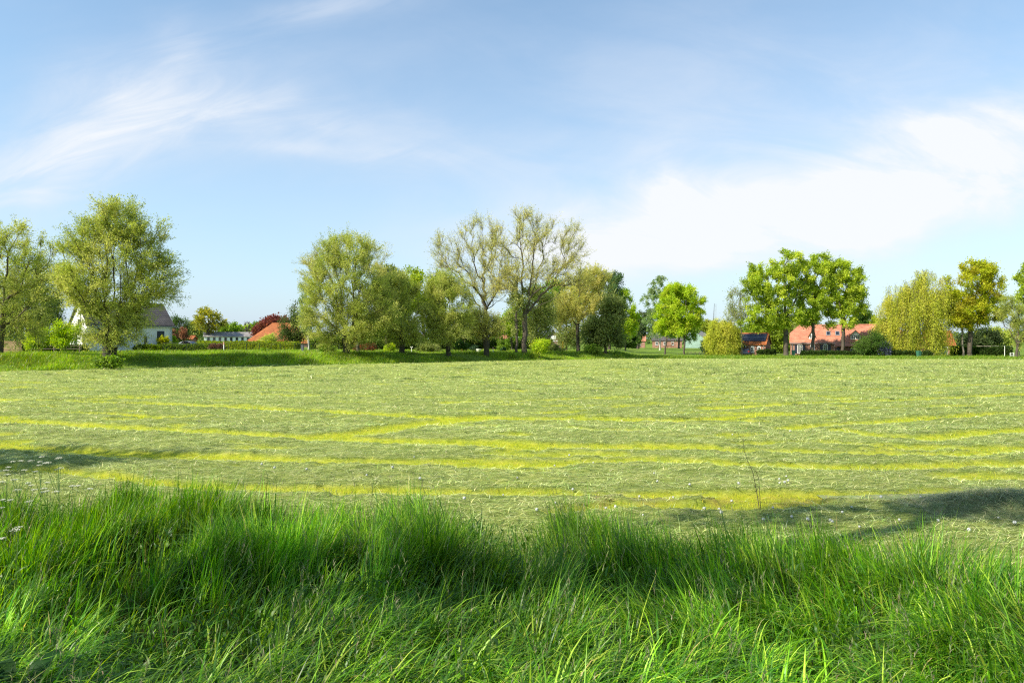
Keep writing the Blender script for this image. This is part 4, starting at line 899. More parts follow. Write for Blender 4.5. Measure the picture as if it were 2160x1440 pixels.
foliage_box('hedge', 'tall mixed hedge at the back of the garden behind the tallest willows', 'hedge', gp(905, 136), gp(1160, 150), gz(*gp(1030, 143)), 1.7, 1.6, G_MID, 12000, 511, leaf=(.34, .24), jit=.2, wav=.35)
foliage_box('hedge', 'dark hedge at the far side of the paddock', 'hedge', gp(1245, 215), gp(1345, 235), 0, 1.6, 1.5, G_DARK, 5000, 512, leaf=(.4, .3), jit=.2, wav=.3)

# far wood on the skyline: one mass
def far_wood():
    rng = np.random.default_rng(520); n = 60000
    q = rng.uniform(-1.6, 1.6, n); Y = rng.uniform(430, 620, n); X = q * Y
    ht = 3.5 + 6.5 * fbm(q * 14, q * 0 + 3, 521, 4) + 2.0 * (fbm(q * 60, q * 0, 522, 2) - .5)
    Z = ht * rng.random(n) ** .7
    P = np.stack([X, Y, Z + .1], 1); ax = nrm(rng.standard_normal((n, 3)))
    v, f = leaf_quads(P, ax, rng.uniform(1.2, 2.4, n), rng.uniform(.9, 1.7, n), rng); v[:, 2] = np.maximum(v[:, 2], .05)
    big = fbm(q * 25, q * 0 + 9, 523, 2)
    c = pal(rng, n, [(.09, .14, .03), (.14, .18, .04), (.07, .11, .035)]) * (.7 + .6 * big)[:, None]
    tag(np_mesh('woodland', v, f, M['leaf'], None, np.repeat(c, 4, 0)), kind='stuff')
far_wood()

def gable_house(name, label, px, D, rz, Lx, Wy, eave, ridge, wall, roof, cat='house', hip_l=0, hip_r=0, hipz=None, zb=None, over=.35, group=None):
    """gable roof house; local x along the ridge, front wall at y=0, body reaches y=Wy; hip_l/hip_r = ridge set-back of a half hip"""
    x, y = gp(px, D); z = gz(x, y) if zb is None else zb
    r = thing(name, label, cat, (x, y, z), rz, group)
    zh = eave if hipz is None else hipz
    def yz(zq): return (zq - eave) / (ridge - eave) * Wy / 2
    w = MB()
    w.poly([(0, 0, 0), (Lx, 0, 0), (Lx, 0, eave), (0, 0, eave)]); w.poly([(Lx, Wy, 0), (0, Wy, 0), (0, Wy, eave), (Lx, Wy, eave)])
    for X, hp, flip in ((0, hip_l, False), (Lx, hip_r, True)):
        if hp: pts = [(X, 0, 0), (X, 0, eave), (X, yz(zh), zh), (X, Wy - yz(zh), zh), (X, Wy, eave), (X, Wy, 0)]
        else: pts = [(X, 0, 0), (X, 0, eave), (X, Wy / 2, ridge), (X, Wy, eave), (X, Wy, 0)]
        w.poly(pts if not flip else pts[::-1])
    w.build('wall', wall, r)
    rf = MB(); o = over; sl = (ridge - eave) / (Wy / 2); ez = eave - o * sl + .08; rz_ = ridge + .08
    nf = (0, -sl, 1); nb = (0, sl, 1)
    def side(yf, n):
        f = lambda zq: yf(zq)
        pts = [(-o, yf(ez), ez), (Lx + o, yf(ez), ez)]
        if hip_r: pts += [(Lx + o, yf(zh + .08), zh + .08), (Lx - hip_r, yf(rz_), rz_)]
        else: pts += [(Lx + o, yf(rz_), rz_)]
        if hip_l: pts += [(hip_l, yf(rz_), rz_), (-o, yf(zh + .08), zh + .08)]
        else: pts += [(-o, yf(rz_), rz_)]
        return pts
    yf = lambda zq: (zq - .08 - eave) / sl; yb = lambda zq: Wy - (zq - .08 - eave) / sl
    rf.slab(side(yf, nf), nf, .12); rf.slab(side(yb, nb)[::-1], nb, .12)
    if hip_l: rf.slab([(-o, yb(zh + .08), zh + .08), (-o, yf(zh + .08), zh + .08), (hip_l, Wy / 2, rz_)], (-(ridge - zh), 0, hip_l), .12)
    if hip_r: rf.slab([(Lx + o, yf(zh + .08), zh + .08), (Lx + o, yb(zh + .08), zh + .08), (Lx - hip_r, Wy / 2, rz_)], ((ridge - zh), 0, hip_r), .12)
    ro = rf.build('roof', roof, r)
    rp = MB().tube((hip_l - (0 if hip_l else o), Wy / 2, rz_ + .02), (Lx - hip_r + (0 if hip_r else o), Wy / 2, rz_ + .02), .13, n=8).build('ridge_tiles', roof, ro)
    r['_'] = 0; del r['_']
    return r, ro, dict(sl=sl, eave=eave, ridge=ridge, Wy=Wy, Lx=Lx, yf=yf)

def window(root, x0, x1, z0, z1, nx=2, nz=2, frame=None, y=0.0, name='window', bar=.05, fr=.09, arch=False):
    fm = frame or M['wpaint']; m = MB(); d0, d1 = y - .06, y + .02
    m.box(x0, x0 + fr, d0, d1, z0, z1).box(x1 - fr, x1, d0, d1, z0, z1).box(x0 + fr, x1 - fr, d0, d1, z0, z0 + fr).box(x0 + fr, x1 - fr, d0, d1, z1 - fr, z1)
    for i in range(1, nx):
        c = x0 + (x1 - x0) * i / nx; m.box(c - bar / 2, c + bar / 2, d0 + .012, d1, z0 + fr, z1 - fr)
    for i in range(1, nz):
        c = z0 + (z1 - z0) * i / nz
        xs = [x0 + fr] + [x0 + (x1 - x0) * q / nx for q in range(1, nx)] + [x1 - fr]
        for a, b in zip(xs[:-1], xs[1:]):
            m.box(a + (bar / 2 if a > x0 + fr else 0), b - (bar / 2 if b < x1 - fr else 0), d0 + .012, d1, c - bar / 2, c + bar / 2)
    if arch:
        n = 8; pts = [((x0 + x1) / 2 + math.cos(math.pi * k / n) * (x1 - x0) / 2, z1 + .003 + math.sin(math.pi * k / n) * .16) for k in range(n + 1)]
        for a, b in zip(pts[:-1], pts[1:]):
            m.slab([(a[0], d0, a[1]), ((x0 + x1) / 2, d0, z1 + .003), (b[0], d0, b[1])], (0, -1, 0), .07)
    w = m.build(name, fm, root)
    MB().box(x0 + fr, x1 - fr, y - .022, y + .01, z0 + fr, z1 - fr).build('pane', M['glass'], w)
    MB().box(x0 - .06, x1 + .06, y - .12, y + .01, z0 - .08, z0 - .003).build('sill', M['wpaint'] if fm != M['wpaint'] else M['alu'], w)
    return w

def board(root, name, mat, x0, x1, z0, z1, y=0.0, t=.05, planks=1, parent=None):
    m = MB(); pw = (x1 - x0) / planks
    for i in range(planks):
        m.box(x0 + i * pw + .006, x0 + (i + 1) * pw - .006, y - t, y + .012, z0, z1)
    return m.build(name, mat, parent or root)

def local(px, D0, rz, px1, D1=None):
    pass

# --- farmhouse
FD = 134.0; kf = FD / F; FRZ = rad(-24)
fx0 = (1667 - 1080) * kf
fh, fro, fi = gable_house('farmhouse', 'long red brick farmhouse with red tiled roof behind three oaks', 1667, FD, FRZ, 19.6, 8.2, 2.42, 5.75, M['brick'], M['tile_red'], hip_l=1.5, hip_r=1.5, hipz=4.2, zb=0, over=.18)
def fX(px):     # photo column -> position along the farmhouse front
    t = (px - 1080) / F; return (t * FD - fx0) / (math.cos(FRZ) - t * math.sin(FRZ))
def fZ(py, px): # photo row -> height on the farmhouse front
    D = FD + fX(px) * math.sin(FRZ); return CAMH + (HZ - py) / F * D
def fw(a, b, top, bot, nx, nz, **k): return window(fh, fX(a), fX(b), max(.05, fZ(bot, a)), fZ(top, a), nx, nz, **k)
fw(1682, 1692.5, 727, 744.5, 3, 4, arch=True); fw(1736, 1746.5, 727, 741, 2, 3, arch=True)
for a, b, top, bot in ((1676, 1681.3, 727, 745), (1693.2, 1698.5, 727, 745), (1730, 1735.4, 727, 742), (1747.2, 1752.5, 727, 742)):
    board(fh, 'shutter', M['navy'], fX(a), fX(b), max(.05, fZ(bot, a)), fZ(top, a), 0, .05, 3)
dd = board(fh, 'front_door', M['navy'], fX(1709), fX(1714.5), .05, fZ(731, 1711), 0, .05, 2)
MB().tube((fX(1713.7), -.05, 1.0), (fX(1713.7), -.14, 1.0), .025).build('handle', M['alu'], dd)
window(fh, fX(1709), fX(1714.5), fZ(730.6, 1711), fZ(727.5, 1711), 2, 1, name='transom_window', arch=True)
fw(1794, 1802.5, 734.5, 744.5, 2, 3)
fw(1814, 1822, 736, 745, 2, 2); fw(1716.5, 1718.5, 727.5, 746, 1, 5, name='side_light')
dk = board(fh, 'barn_door', M['navy'], fX(1764), fX(1771), .05, fZ(732, 1768), 0, .04, 4)
wl = MB().tube((fX(1723), -.02, 1.75), (fX(1723), -.3, 1.85), .03).tube((fX(1723), -.3, 1.5), (fX(1723), -.3, 1.82), .09, .13).build('wall_lamp', M['navy'], fh)
MB().box(-.1, fX(1790), -.32, -.20, 2.20, 2.32).build('gutter', M['gutter'], fh)
for X in (.35, fX(1761)): MB().tube((X, -.12, 0.05), (X, -.12, 2.2), .05).build('downpipe', M['gutter'], fh)
# lower eave of the former barn on the right half
X0, X1 = fX(1761), 19.6
sl = fi['sl']; lw = 1.05
m = MB(); m.slab([(X0, -.32, 2.42 - .32 * sl + .12), (X0, -.32 - lw, 2.42 - (.32 + lw) * sl * .62 + .0), (X1 + .18, -.32 - lw, 2.42 - (.32 + lw) * sl * .62), (X1 + .18, -.32, 2.42 - .32 * sl + .12)][::-1], (0, -sl * .62, 1), .1)
m.build('barn_eave', M['tile_red'], fh)
# dormers
def dormer(px, py_base, wpx, py_peak, nx, nz):
    xc = fX(px); w = wpx * kf * 1.02; zb_ = fZ(py_base, px); zw = zb_ + .55 * (fZ(py_peak, px) - zb_); zp = fZ(py_peak, px) + .15
    yfr = fi['yf'](zb_) + .05
    d = MB(); yb_ = fi['yf'](zw) + 1.0; x0, x1 = xc - w / 2, xc + w / 2
    d.poly([(x0, yfr, zb_), (x1, yfr, zb_), (x1, yfr, zw), (xc, yfr, zp - .08), (x0, yfr, zw)])
    d.poly([(x0, yb_, zb_), (x0, yfr, zb_), (x0, yfr, zw), (x0, yb_, zw)]); d.poly([(x1, yfr, zb_), (x1, yb_, zb_), (x1, yb_, zw), (x1, yfr, zw)])
    do = d.build('dormer', M['wpaint'], fh)
    rp = MB(); yb2 = fi['yf'](zp) + .3; ov = .22; sl2 = (zp - zw) / (w / 2)
    rp.slab([(x0 - ov, yfr - .2, zw - ov * sl2 + .05), (xc, yfr - .2, zp + .05), (xc, yb2, zp + .05), (x0 - ov, yb2, zw - ov * sl2 + .05)], (-sl2, 0, 1), .09)
    rp.slab([(xc, yfr - .2, zp + .05), (x1 + ov, yfr - .2, zw - ov * sl2 + .05), (x1 + ov, yb2, zw - ov * sl2 + .05), (xc, yb2, zp + .05)], (sl2, 0, 1), .09)
    rp.build('dormer_roof', M['tile_red'], do)
    m = MB(); z0, z1 = zb_ + .18, zw - .02; fr = .07
    pw = (w - .3) / nx
    for i in range(nx):
        for j in range(nz):
            ax, az = x0 + .15 + i * pw, z0 + (z1 - z0) * j / nz
            m.box(ax + fr * .6, ax + pw - fr * .6, yfr - .03, yfr + .01, az + fr * .5, az + (z1 - z0) / nz - fr * .5)
    m.build('dormer_window', M['glass'], do)
dormer(1712, 715, 10, 698, 2, 2); dormer(1805, 716, 18, 698, 4, 2); dormer(1884, 717, 14, 699, 3, 2)
for px in (1747.5, 1767):
    xc = fX(px); z0, z1 = fZ(711.5, px) + .35, fZ(704.5, px) + .55; w = .75
    nf = np.array([0, -sl, 1.]); nf /= np.linalg.norm(nf)
    P = lambda X, Z, off: tuple(np.array([X, fi['yf'](Z), Z]) + nf * off)
    f_ = MB().slab([P(xc - w / 2, z0, .09), P(xc + w / 2, z0, .09), P(xc + w / 2, z1, .09), P(xc - w / 2, z1, .09)], nf, .10).build('skylight', M['gutter'], fro)
    e = .1; MB().slab([P(xc - w / 2 + e, z0 + e, .105), P(xc + w / 2 - e, z0 + e, .105), P(xc + w / 2 - e, z1 - e, .105), P(xc - w / 2 + e, z1 - e, .105)], nf, .01).build('skylight_pane', M['glass'], fro)
    fro.children[-1].parent = fro
MB().box(17.0, 17.8, 3.7, 4.5, 5.3, 6.3).box(16.9, 17.9, 3.6, 4.6, 6.303, 6.42).build('chimney', M['brick_dark'], fro)

# --- brick garage with solar panels
GD = 129.5; GRZ = rad(-30); gx0 = (1524 - 1080) * GD / F
ga, gro, gi = gable_house('brick_garage', 'brick garage with solar panels on its orange roof', 1524, GD, GRZ, 7.75, 5.6, 2.2, 4.05, M['brick'], M['tile_orange'], zb=0, over=.22, cat='garage')
def gX(px): t = (px - 1080) / F; return (t * GD - gx0) / (math.cos(GRZ) - t * math.sin(GRZ))
for a, b in ((1583.5, 1591), (1597, 1604.5)): window(ga, gX(a), gX(b), .62, 1.62, 2, 2, arch=True)
gd = board(ga, 'door', M['navy'], gX(1566), gX(1572.5), .05, 1.85, 0, .05, 3); MB().tube((gX(1571.5), -.05, .95), (gX(1571.5), -.14, .95), .025).build('handle', M['alu'], gd)
m = MB()
for a, b, c, d in ((-.07, 0, 0, 1.95),):
    m.box(gX(1566) - .09, gX(1566) - .003, -.07, .01, .05, 1.95).box(gX(1572.5) + .003, gX(1572.5) + .09, -.07, .01, .05, 1.95).box(gX(1566), gX(1572.5), -.07, .01, 1.86, 1.95)
m.build('door_frame', M['wpaint'], ga)
MB().tube((gX(1577), -.02, 1.55), (gX(1577), -.25, 1.62), .03).tube((gX(1577), -.25, 1.3), (gX(1577), -.25, 1.6), .08, .12).build('wall_lamp', M['navy'], ga)
MB().tube((7.45, -.1, .05), (7.45, -.1, 2.05), .05).build('downpipe', M['gutter'], ga)
MB().box(-.2, 7.9, -.30, -.19, 1.98, 2.09).build('gutter', M['tile_orange'], ga)
gn = np.array([0, -gi['sl'], 1.]); gn /= np.linalg.norm(gn)
GP = lambda X, Z, off: tuple(np.array([X, gi['yf'](Z), Z]) + gn * off)
Xa, Xb = gX(1543), gX(1613.5); np_ = 6; pw = (Xb - Xa) / np_
for j, (za, zb2) in enumerate(((2.62, 3.28), (3.32, 3.98))):
    for i in range(np_):
        f_ = MB().slab([GP(Xa + i * pw + .012, za, .12), GP(Xa + (i + 1) * pw - .012, za, .12), GP(Xa + (i + 1) * pw - .012, zb2 - .02, .12), GP(Xa + i * pw + .012, zb2 - .02, .12)], gn, .05).build('solar_panel', M['solar'], gro)
MB().slab([GP(Xa, 3.276, .128), GP(Xb, 3.276, .128), GP(Xb, 3.312, .128), GP(Xa, 3.312, .128)], gn, .04).build('panel_rail', M['alu'], gro)

# --- barn with blue-green doors behind the huge weeping willow
bb, bro, bi = gable_house('brick_barn', 'brick barn with dark blue-green double doors, half hidden by the huge weeping willow', 1957, 135, rad(-22), 4.6, 9, 1.9, 4.6, M['brick'], M['tile_orange'], zb=0, over=.2, cat='barn')
kb = 126 / F
for a, b in ((1.15, 2.18), (2.21, 3.25)):
    d_ = board(bb, 'barn_door', M['teal'], a, b, .05, 1.5, 0, .06, 4); MB().box(a + .4, a + .6, -.11, -.063, .7, .74).build('handle', M['post_dark'], d_)
MB().box(1.0, 1.12, -.09, .01, .05, 1.62).box(3.28, 3.40, -.09, .01, .05, 1.62).box(1.12, 3.28, -.09, .01, 1.53, 1.62).build('door_frame', M['wpaint'], bb)

# --- white house on the left
wh, wro, wi = gable_house('white_house', 'white rendered house with dark tiled roof behind the broadest pollard willow', 187, 98, rad(50), 11.7, 7.6, 4.0, 7.2, M['white'], M['tile_dark'], over=.3)
wx0 = (187 - 1080) * 98 / F; WR = rad(50)
def wX(px): t = (px - 1080) / F; return (t * 98 - wx0) / (math.cos(WR) - t * math.sin(WR))
board(wh, 'garage_door', M['navy'], wX(331), wX(346.5), .05, 3.0, 0, .05, 1)
window(wh, wX(304), wX(309.5), .9, 2.2, 1, 2, frame=M['navy']); window(wh, wX(246), wX(262), .7, 2.1, 3, 1, frame=M['gutter'])
MB().box(-.3, 12.0, -.42, -.31, 3.62, 3.74).build('gutter', M['gutter'], wh)
MB().tube((11.5, -.14, .05), (11.5, -.14, 3.65), .055).build('downpipe', M['gutter'], wh)
# gable windows (left end wall, x = 0)
def end_window(root, ya, yb, za, zb_):
    m = MB(); fr = .09
    m.box(-.06, .02, ya, ya + fr, za, zb_).box(-.06, .02, yb - fr, yb, za, zb_).box(-.06, .02, ya + fr, yb - fr, za, za + fr).box(-.06, .02, ya + fr, yb - fr, zb_ - fr, zb_)
    w = m.build('window', M['navy'], root); MB().box(-.025, .01, ya + fr, yb - fr, za + fr, zb_ - fr).build('pane', M['glass'], w)
end_window(wh, 1.2, 2.3, .5, 2.4); end_window(wh, 4.6, 5.7, .5, 2.4); end_window(wh, 3.0, 4.2, 3.4, 4.7)

# --- long white shed, orange barn, gabled house and the rest
ls, lro, li = gable_house('long_shed', 'long low white shed with grey roof and a row of dark windows', 430.5, 226, rad(20), 17.0, 8, 2.55, 4.0, M['white'], M['tile_grey'], cat='shed', zb=gz(*gp(430, 226)) + .3)
for i in range(9): window(ls, .9 + i * 1.75, 1.75 + i * 1.75, .75, 2.3, 1, 2, frame=M['gutter'])
ob, obr, oi = gable_house('orange_barn', 'barn with a steep orange tiled hipped roof reaching almost to the ground', 521, 158, rad(6), 13.5, 11, 1.15, 5.6, M['brick'], M['tile_orange'], cat='barn', hip_l=4.3, hip_r=3.8, hipz=1.3, zb=gz(*gp(560, 158)))
gh, ghr, gi2 = gable_house('gabled_house', 'brown brick house whose gable with a white window shows between the willows', 1180, 155, rad(90), 9, 3.4, 2.5, 4.4, M['brick_dark'], M['tile_dark'], zb=gz(*gp(1172, 155)) - .1)
gh.rotation_euler = (0, 0, rad(86)); gh.location = (gp(1183, 155)[0], 155, gh.location[2])
gw = MB().box(-.06, .02, 1.1, 2.3, 2.25, 3.15).build('window', M['wpaint'], gh); MB().box(-.075, -.06, 1.25, 2.15, 2.4, 3.0).build('pane', M['wpaint'], gw)
board_ = MB().box(-.05, .02, .15, 3.25, 1.88, 2.0).build('fascia', M['wpaint'], gh)
gable_house('garden_cottage', 'small lavender-grey walled cottage seen between trunks left of the tallest willow', 1050, 150, rad(4), 2.4, 4, 1.6, 3.0, mat_simple('grey_lilac_render', (.45, .42, .50), .8, .1, 1), M['tile_red'], zb=gz(*gp(1055, 150)))
gable_house('garden_shed', 'dark timber shed behind the pollard willows', 955, 146, rad(10), 2.6, 3, 1.9, 2.9, M['wood'], M['tile_dark'], zb=gz(*gp(955, 146)), cat='shed')
bh, bhr, bhi = gable_house('brick_house', 'brick house with black roof across the paddock', 1376, 262, rad(-14), 11, 8, 2.9, 6.2, M['brick'], M['tile_dark'], zb=0)
for a in (1.2, 4.2, 7.0): window(bh, a, a + 1.0, 1.0, 2.3, 2, 2)
b2, b2r, b2i = gable_house('brick_annex', 'sunlit orange brick gable left of the brick house with the black roof', 1337, 262, rad(-12), 4.2, 7, 2.7, 4.9, M['brick'], M['tile_red'], zb=0)
window(b2, 1.4, 2.6, .9, 2.2, 2, 2)
gb, gbr, gbi = gable_house('green_barn', 'pale green sheet metal barn with brownish roof across the paddock', 1455, 258, rad(-62), 11, 8.2, 3.4, 6.3, M['green_sheet'], M['tile_grey'], cat='barn', zb=0)
gb.location = (gp(1490, 252)[0], 252, 0); gb.rotation_euler = (0, 0, rad(62))
gable_house('brick_shed', 'small orange brick shed behind the silver car', 384, 150, rad(5), 2.0, 3, 1.3, 1.9, M['brick'], M['tile_orange'], cat='shed', zb=gz(*gp(388, 150)) + .6)

# carport and gate things at the right
cx, cy = gp(2092, 131)
cp = thing('carport', 'flat-roofed carport above the dark hedge near the right edge', 'carport', (cx, cy, 0), rad(3))
MB().box(0, 4.2, 0, 4, 1.62, 1.75).build('roof', M['bark_pale'], cp)
for X, Y in ((.1, .1), (4.0, .1), (.1, 3.8), (4.0, 3.8)): MB().box(X, X + .1, Y, Y + .1, 0, 1.617).build('post', M['wood'], cp)
MB().box(2.4, 4.05, 3.0, 3.08, .05, 1.6).build('back_panel', M['brick_dark'], cp)
px_, py_ = gp(2119, 113); wp = thing('white_post', 'slender white post in front of the dark hedge by the carport', 'post', (px_, py_, 0))
MB().tube((0, 0, 0), (.02, 0, 1.9), .05, .035).build('shaft', M['wpaint'], wp); MB().tube((.02, 0, 1.9), (.02, 0, 1.98), .06, .02).build('cap', M['alu'], wp)
px_, py_ = gp(2130.5, 112); wg = thing('field_gate', 'small white bar gate beside the gnarled olive willow', 'gate', (px_, py_, 0))
for X in (0, .58): MB().box(X, X + .07, -.035, .035, 0, .82).build('post', M['wpaint'], wg)
for Z in (.22, .45, .7): MB().box(.073, .577, -.02, .02, Z, Z + .06).build('rail', M['wpaint'], wg)
px_, py_ = gp(2150, 112); fp = thing('fence_post', 'pale wooden fence post right of the gnarled olive willow', 'post', (px_, py_, 0))
MB().box(-.06, .06, -.06, .06, 0, 1.0).poly([(-.06, -.06, 1.0), (.06, -.06, 1.0), (0, 0, 1.08)]).poly([(.06, -.06, 1.0), (.06, .06, 1.0), (0, 0, 1.08)]).poly([(.06, .06, 1.0), (-.06, .06, 1.0), (0, 0, 1.08)]).poly([(-.06, .06, 1.0), (-.06, -.06, 1.0), (0, 0, 1.08)]).build('shaft', M['wood'], fp)

# wheelie bins
def wheelie(label, px, D, mat, rz=0, h=1.0):
    x, y = gp(px, D); t = thing('wheelie_bin', label, 'bin', (x, y, gz(x, y)), rz)
    m = MB(); a, b = .22, .29
    P = [(-a, -a, .06), (a, -a, .06), (a, a, .06), (-a, a, .06)]; Q = [(-b, -b, h), (b, -b, h), (b, b, h), (-b, b, h)]
    m.poly(P[::-1]); m.poly(Q)
    for i in range(4): j = (i + 1) % 4; m.poly([P[i], P[j], Q[j], Q[i]])
    m.build('body', mat, t); l = MB().slab([(-.31, -.32, h + .05), (.31, -.32, h + .05), (.31, .34, h + .12), (-.31, .34, h + .12)], (0, -.1, 1), .045).build('lid', mat, t)
    MB().tube((-.2, .36, h), (.2, .36, h), .02).build('handle', mat, t)
    for s in (-1, 1): MB().tube((s * .2, .25, .1), (s * .26, .25, .1), .1, n=12).build('wheel', M['tyre'], t)
wheelie('green wheelie bin below the huge weeping willow', 1938, 113.5, M['binG'], .2); wheelie('green wheelie bin beside the biggest oak trunk', 1673.5, 122, M['binG'], -.3, .95)
x, y = gp(638, 99); gbx = thing('grey_bollard', 'stout dark grey post at the end of the yellow-green hedge', 'post', (x, y, gz(x, y)))
MB().box(-.17, .17, -.17, .17, 0, .95).build('shaft', M['binD'], gbx); MB().box(-.20, .20, -.20, .20, .953, 1.02).build('cap', M['binD'], gbx)

# marker posts, signs
def marker(name, label, px, D, h, mat, topmat, r=.05, cat='post'):
    x, y = gp(px, D); t = thing(name, label, cat, (x, y, gz(x, y)))
    MB().box(-r, r, -r, r, 0, h * .72).build('shaft', mat, t); MB().box(-r * 1.25, r * 1.25, -r * 1.25, r * 1.25, h * .723, h).build('head', topmat, t)
marker('marker_post', 'white and faded red marker post before the yellow-green hedge', 472, 98, 1.35, M['wpaint'], M['pink'])
marker('marker_post', 'white and faded red marker post right of the short thick-headed pollard', 1040, 95, .95, M['wpaint'], M['pink'])
x, y = gp(868, 96); t = thing('white_signpost', 'white T-shaped post between two dark pollard willows', 'post', (x, y, gz(x, y)))
MB().box(-.04, .04, -.04, .04, 0, .78).build('shaft', M['wpaint'], t); MB().box(-.17, .17, -.05, .05, .783, .9).build('crossbar', M['wpaint'], t)
marker('yellow_post', 'yellow post with an orange foot in front of the gabled house', 1187, 112, 1.75, M['yellow'], M['yellow'], .08)
x, y = gp(1157, 115); t = thing('blue_sign', 'small blue sign left of the yellow post', 'sign', (x, y, gz(x, y)))
MB().tube((0, 0, 0), (0, 0, .7), .03).build('pole', M['post_grey'], t); MB().box(-.17, .17, -.03, .03, .703, 1.12).build('panel', M['bluesign'], t)
x, y = gp(974.5, 93); t = thing('yellow_marker', 'low yellow marker in the bank grass between two pollards', 'marker', (x, y, gz(x, y)))
MB().tube((0, 0, 0), (0, 0, .42), .025).build('stake', M['wood'], t); MB().box(-.09, .09, -.03, .03, .423, .68).build('plate', M['yellow'], t)
x, y = gp(1010, 104); t = thing('garden_pot', 'white garden pot behind the short thick-headed pollard', 'pot', (x, y, gz(x, y)))
MB().tube((0, 0, 0), (0, 0, .5), .28, .38, 12).build('body', M['wpaint'], t); MB().tube((0, 0, .503), (0, 0, .56), .42, .42, 12).build('rim', M['wpaint'], t)
tree('box_ball', 'round dark clipped bush right of the short thick-headed pollard', 1062, 104, [(1062, 738, 6, 6)], 'dark', 22, 900, 611, .04, fork=742, cat='bush', leaf=(.12, .1), tl=.2, jit=.08, cols=[(.03, .07, .03), (.045, .09, .04)])
tree('box_ball', 'wide dark clipped bush left of the short thick-headed pollard', 1000, 106, [(1000, 735, 8, 5)], 'dark', 22, 900, 612, .04, fork=740, cat='bush', leaf=(.12, .1), tl=.2, jit=.08, cols=[(.03, .06, .03), (.045, .08, .035)])

# fences
def wire_fence():
    pxs = [344, 393, 441, 482, 520, 547, 572, 591, 621, 652, 690, 716]
    pts = [gp(p, 99.5) for p in pxs]; x0, y0 = pts[0]; z0 = gz(x0, y0)
    t = thing('wire_fence', 'dark wire fence on thin posts along the garden of the white house', 'fence', (x0, y0, z0))
    for x, y in pts: MB().tube((x - x0, y - y0, gz(x, y) - z0), (x - x0, y - y0, gz(x, y) - z0 + 1.22), .03, n=6).build('post', M['post_dark'], t)
    m = MB()
    for (xa, ya), (xb, yb) in zip(pts[:-1], pts[1:]):
        for h in (.12, .4, .68, .95, 1.18): m.tube((xa - x0, ya - y0, gz(xa, ya) - z0 + h), (xb - x0, yb - y0, gz(xb, yb) - z0 + h), .009 if h < 1.1 else .018, n=4, caps=False)
    m.build('wire', M['post_dark'], t)
wire_fence()
def rail_fence():
    pxs = [66, 83.5, 114, 139, 168]; pts = [gp(p, 88) for p in pxs]; x0, y0 = pts[0]; z0 = gz(x0, y0)
    t = thing('rail_fence', 'weathered wooden rail fence at the left, beside the white house', 'fence', (x0, y0, z0))
    for x, y in pts: MB().box(x - x0 - .06, x - x0 + .06, -.06, .06, -.05, .92).build('post', M['wood'], t)
    m = MB(); L = pts[-1][0] - x0
    for h in (.45, .82): m.box(-.3, L + .3, -.095, -.062, h, h + .065)
    m.build('rail', M['wood'], t)
rail_fence()
def paling():
    x0, y0 = gp(-5, 84); z0 = gz(x0, y0); t = thing('paling_fence', 'reddish timber paling under the leftmost trees', 'fence', (x0, y0, z0))
    L = gp(46, 84)[0] - x0; m = MB(); n = 22
    for i in range(n): m.box(i * L / n + .03, (i + .75) * L / n, -.02, .02, 0, 1.5 + .06 * math.sin(i * 2.3))
    m.build('paling', M['wood_red'], t)
    for h in (.35, 1.15): MB().box(0, L, .022, .07, h, h + .09).build('rail', M['wood'], t)
paling()
def low_fence():
    x0, y0 = gp(1449, 137.5); t = thing('low_fence', 'low dark fence between the twin maples and the small weeping willow', 'fence', (x0, y0, 0))
    L = gp(1484, 137.5)[0] - x0
    for i in range(5): MB().box(i * L / 4 - .04, i * L / 4 + .04, -.04, .04, 0, .55).build('post', M['wood'], t)
    m = MB()
    for h in (.22, .45): m.box(0, L, -.075, -.045, h, h + .05)
    m.build('rail', M['wood'], t)
low_fence()

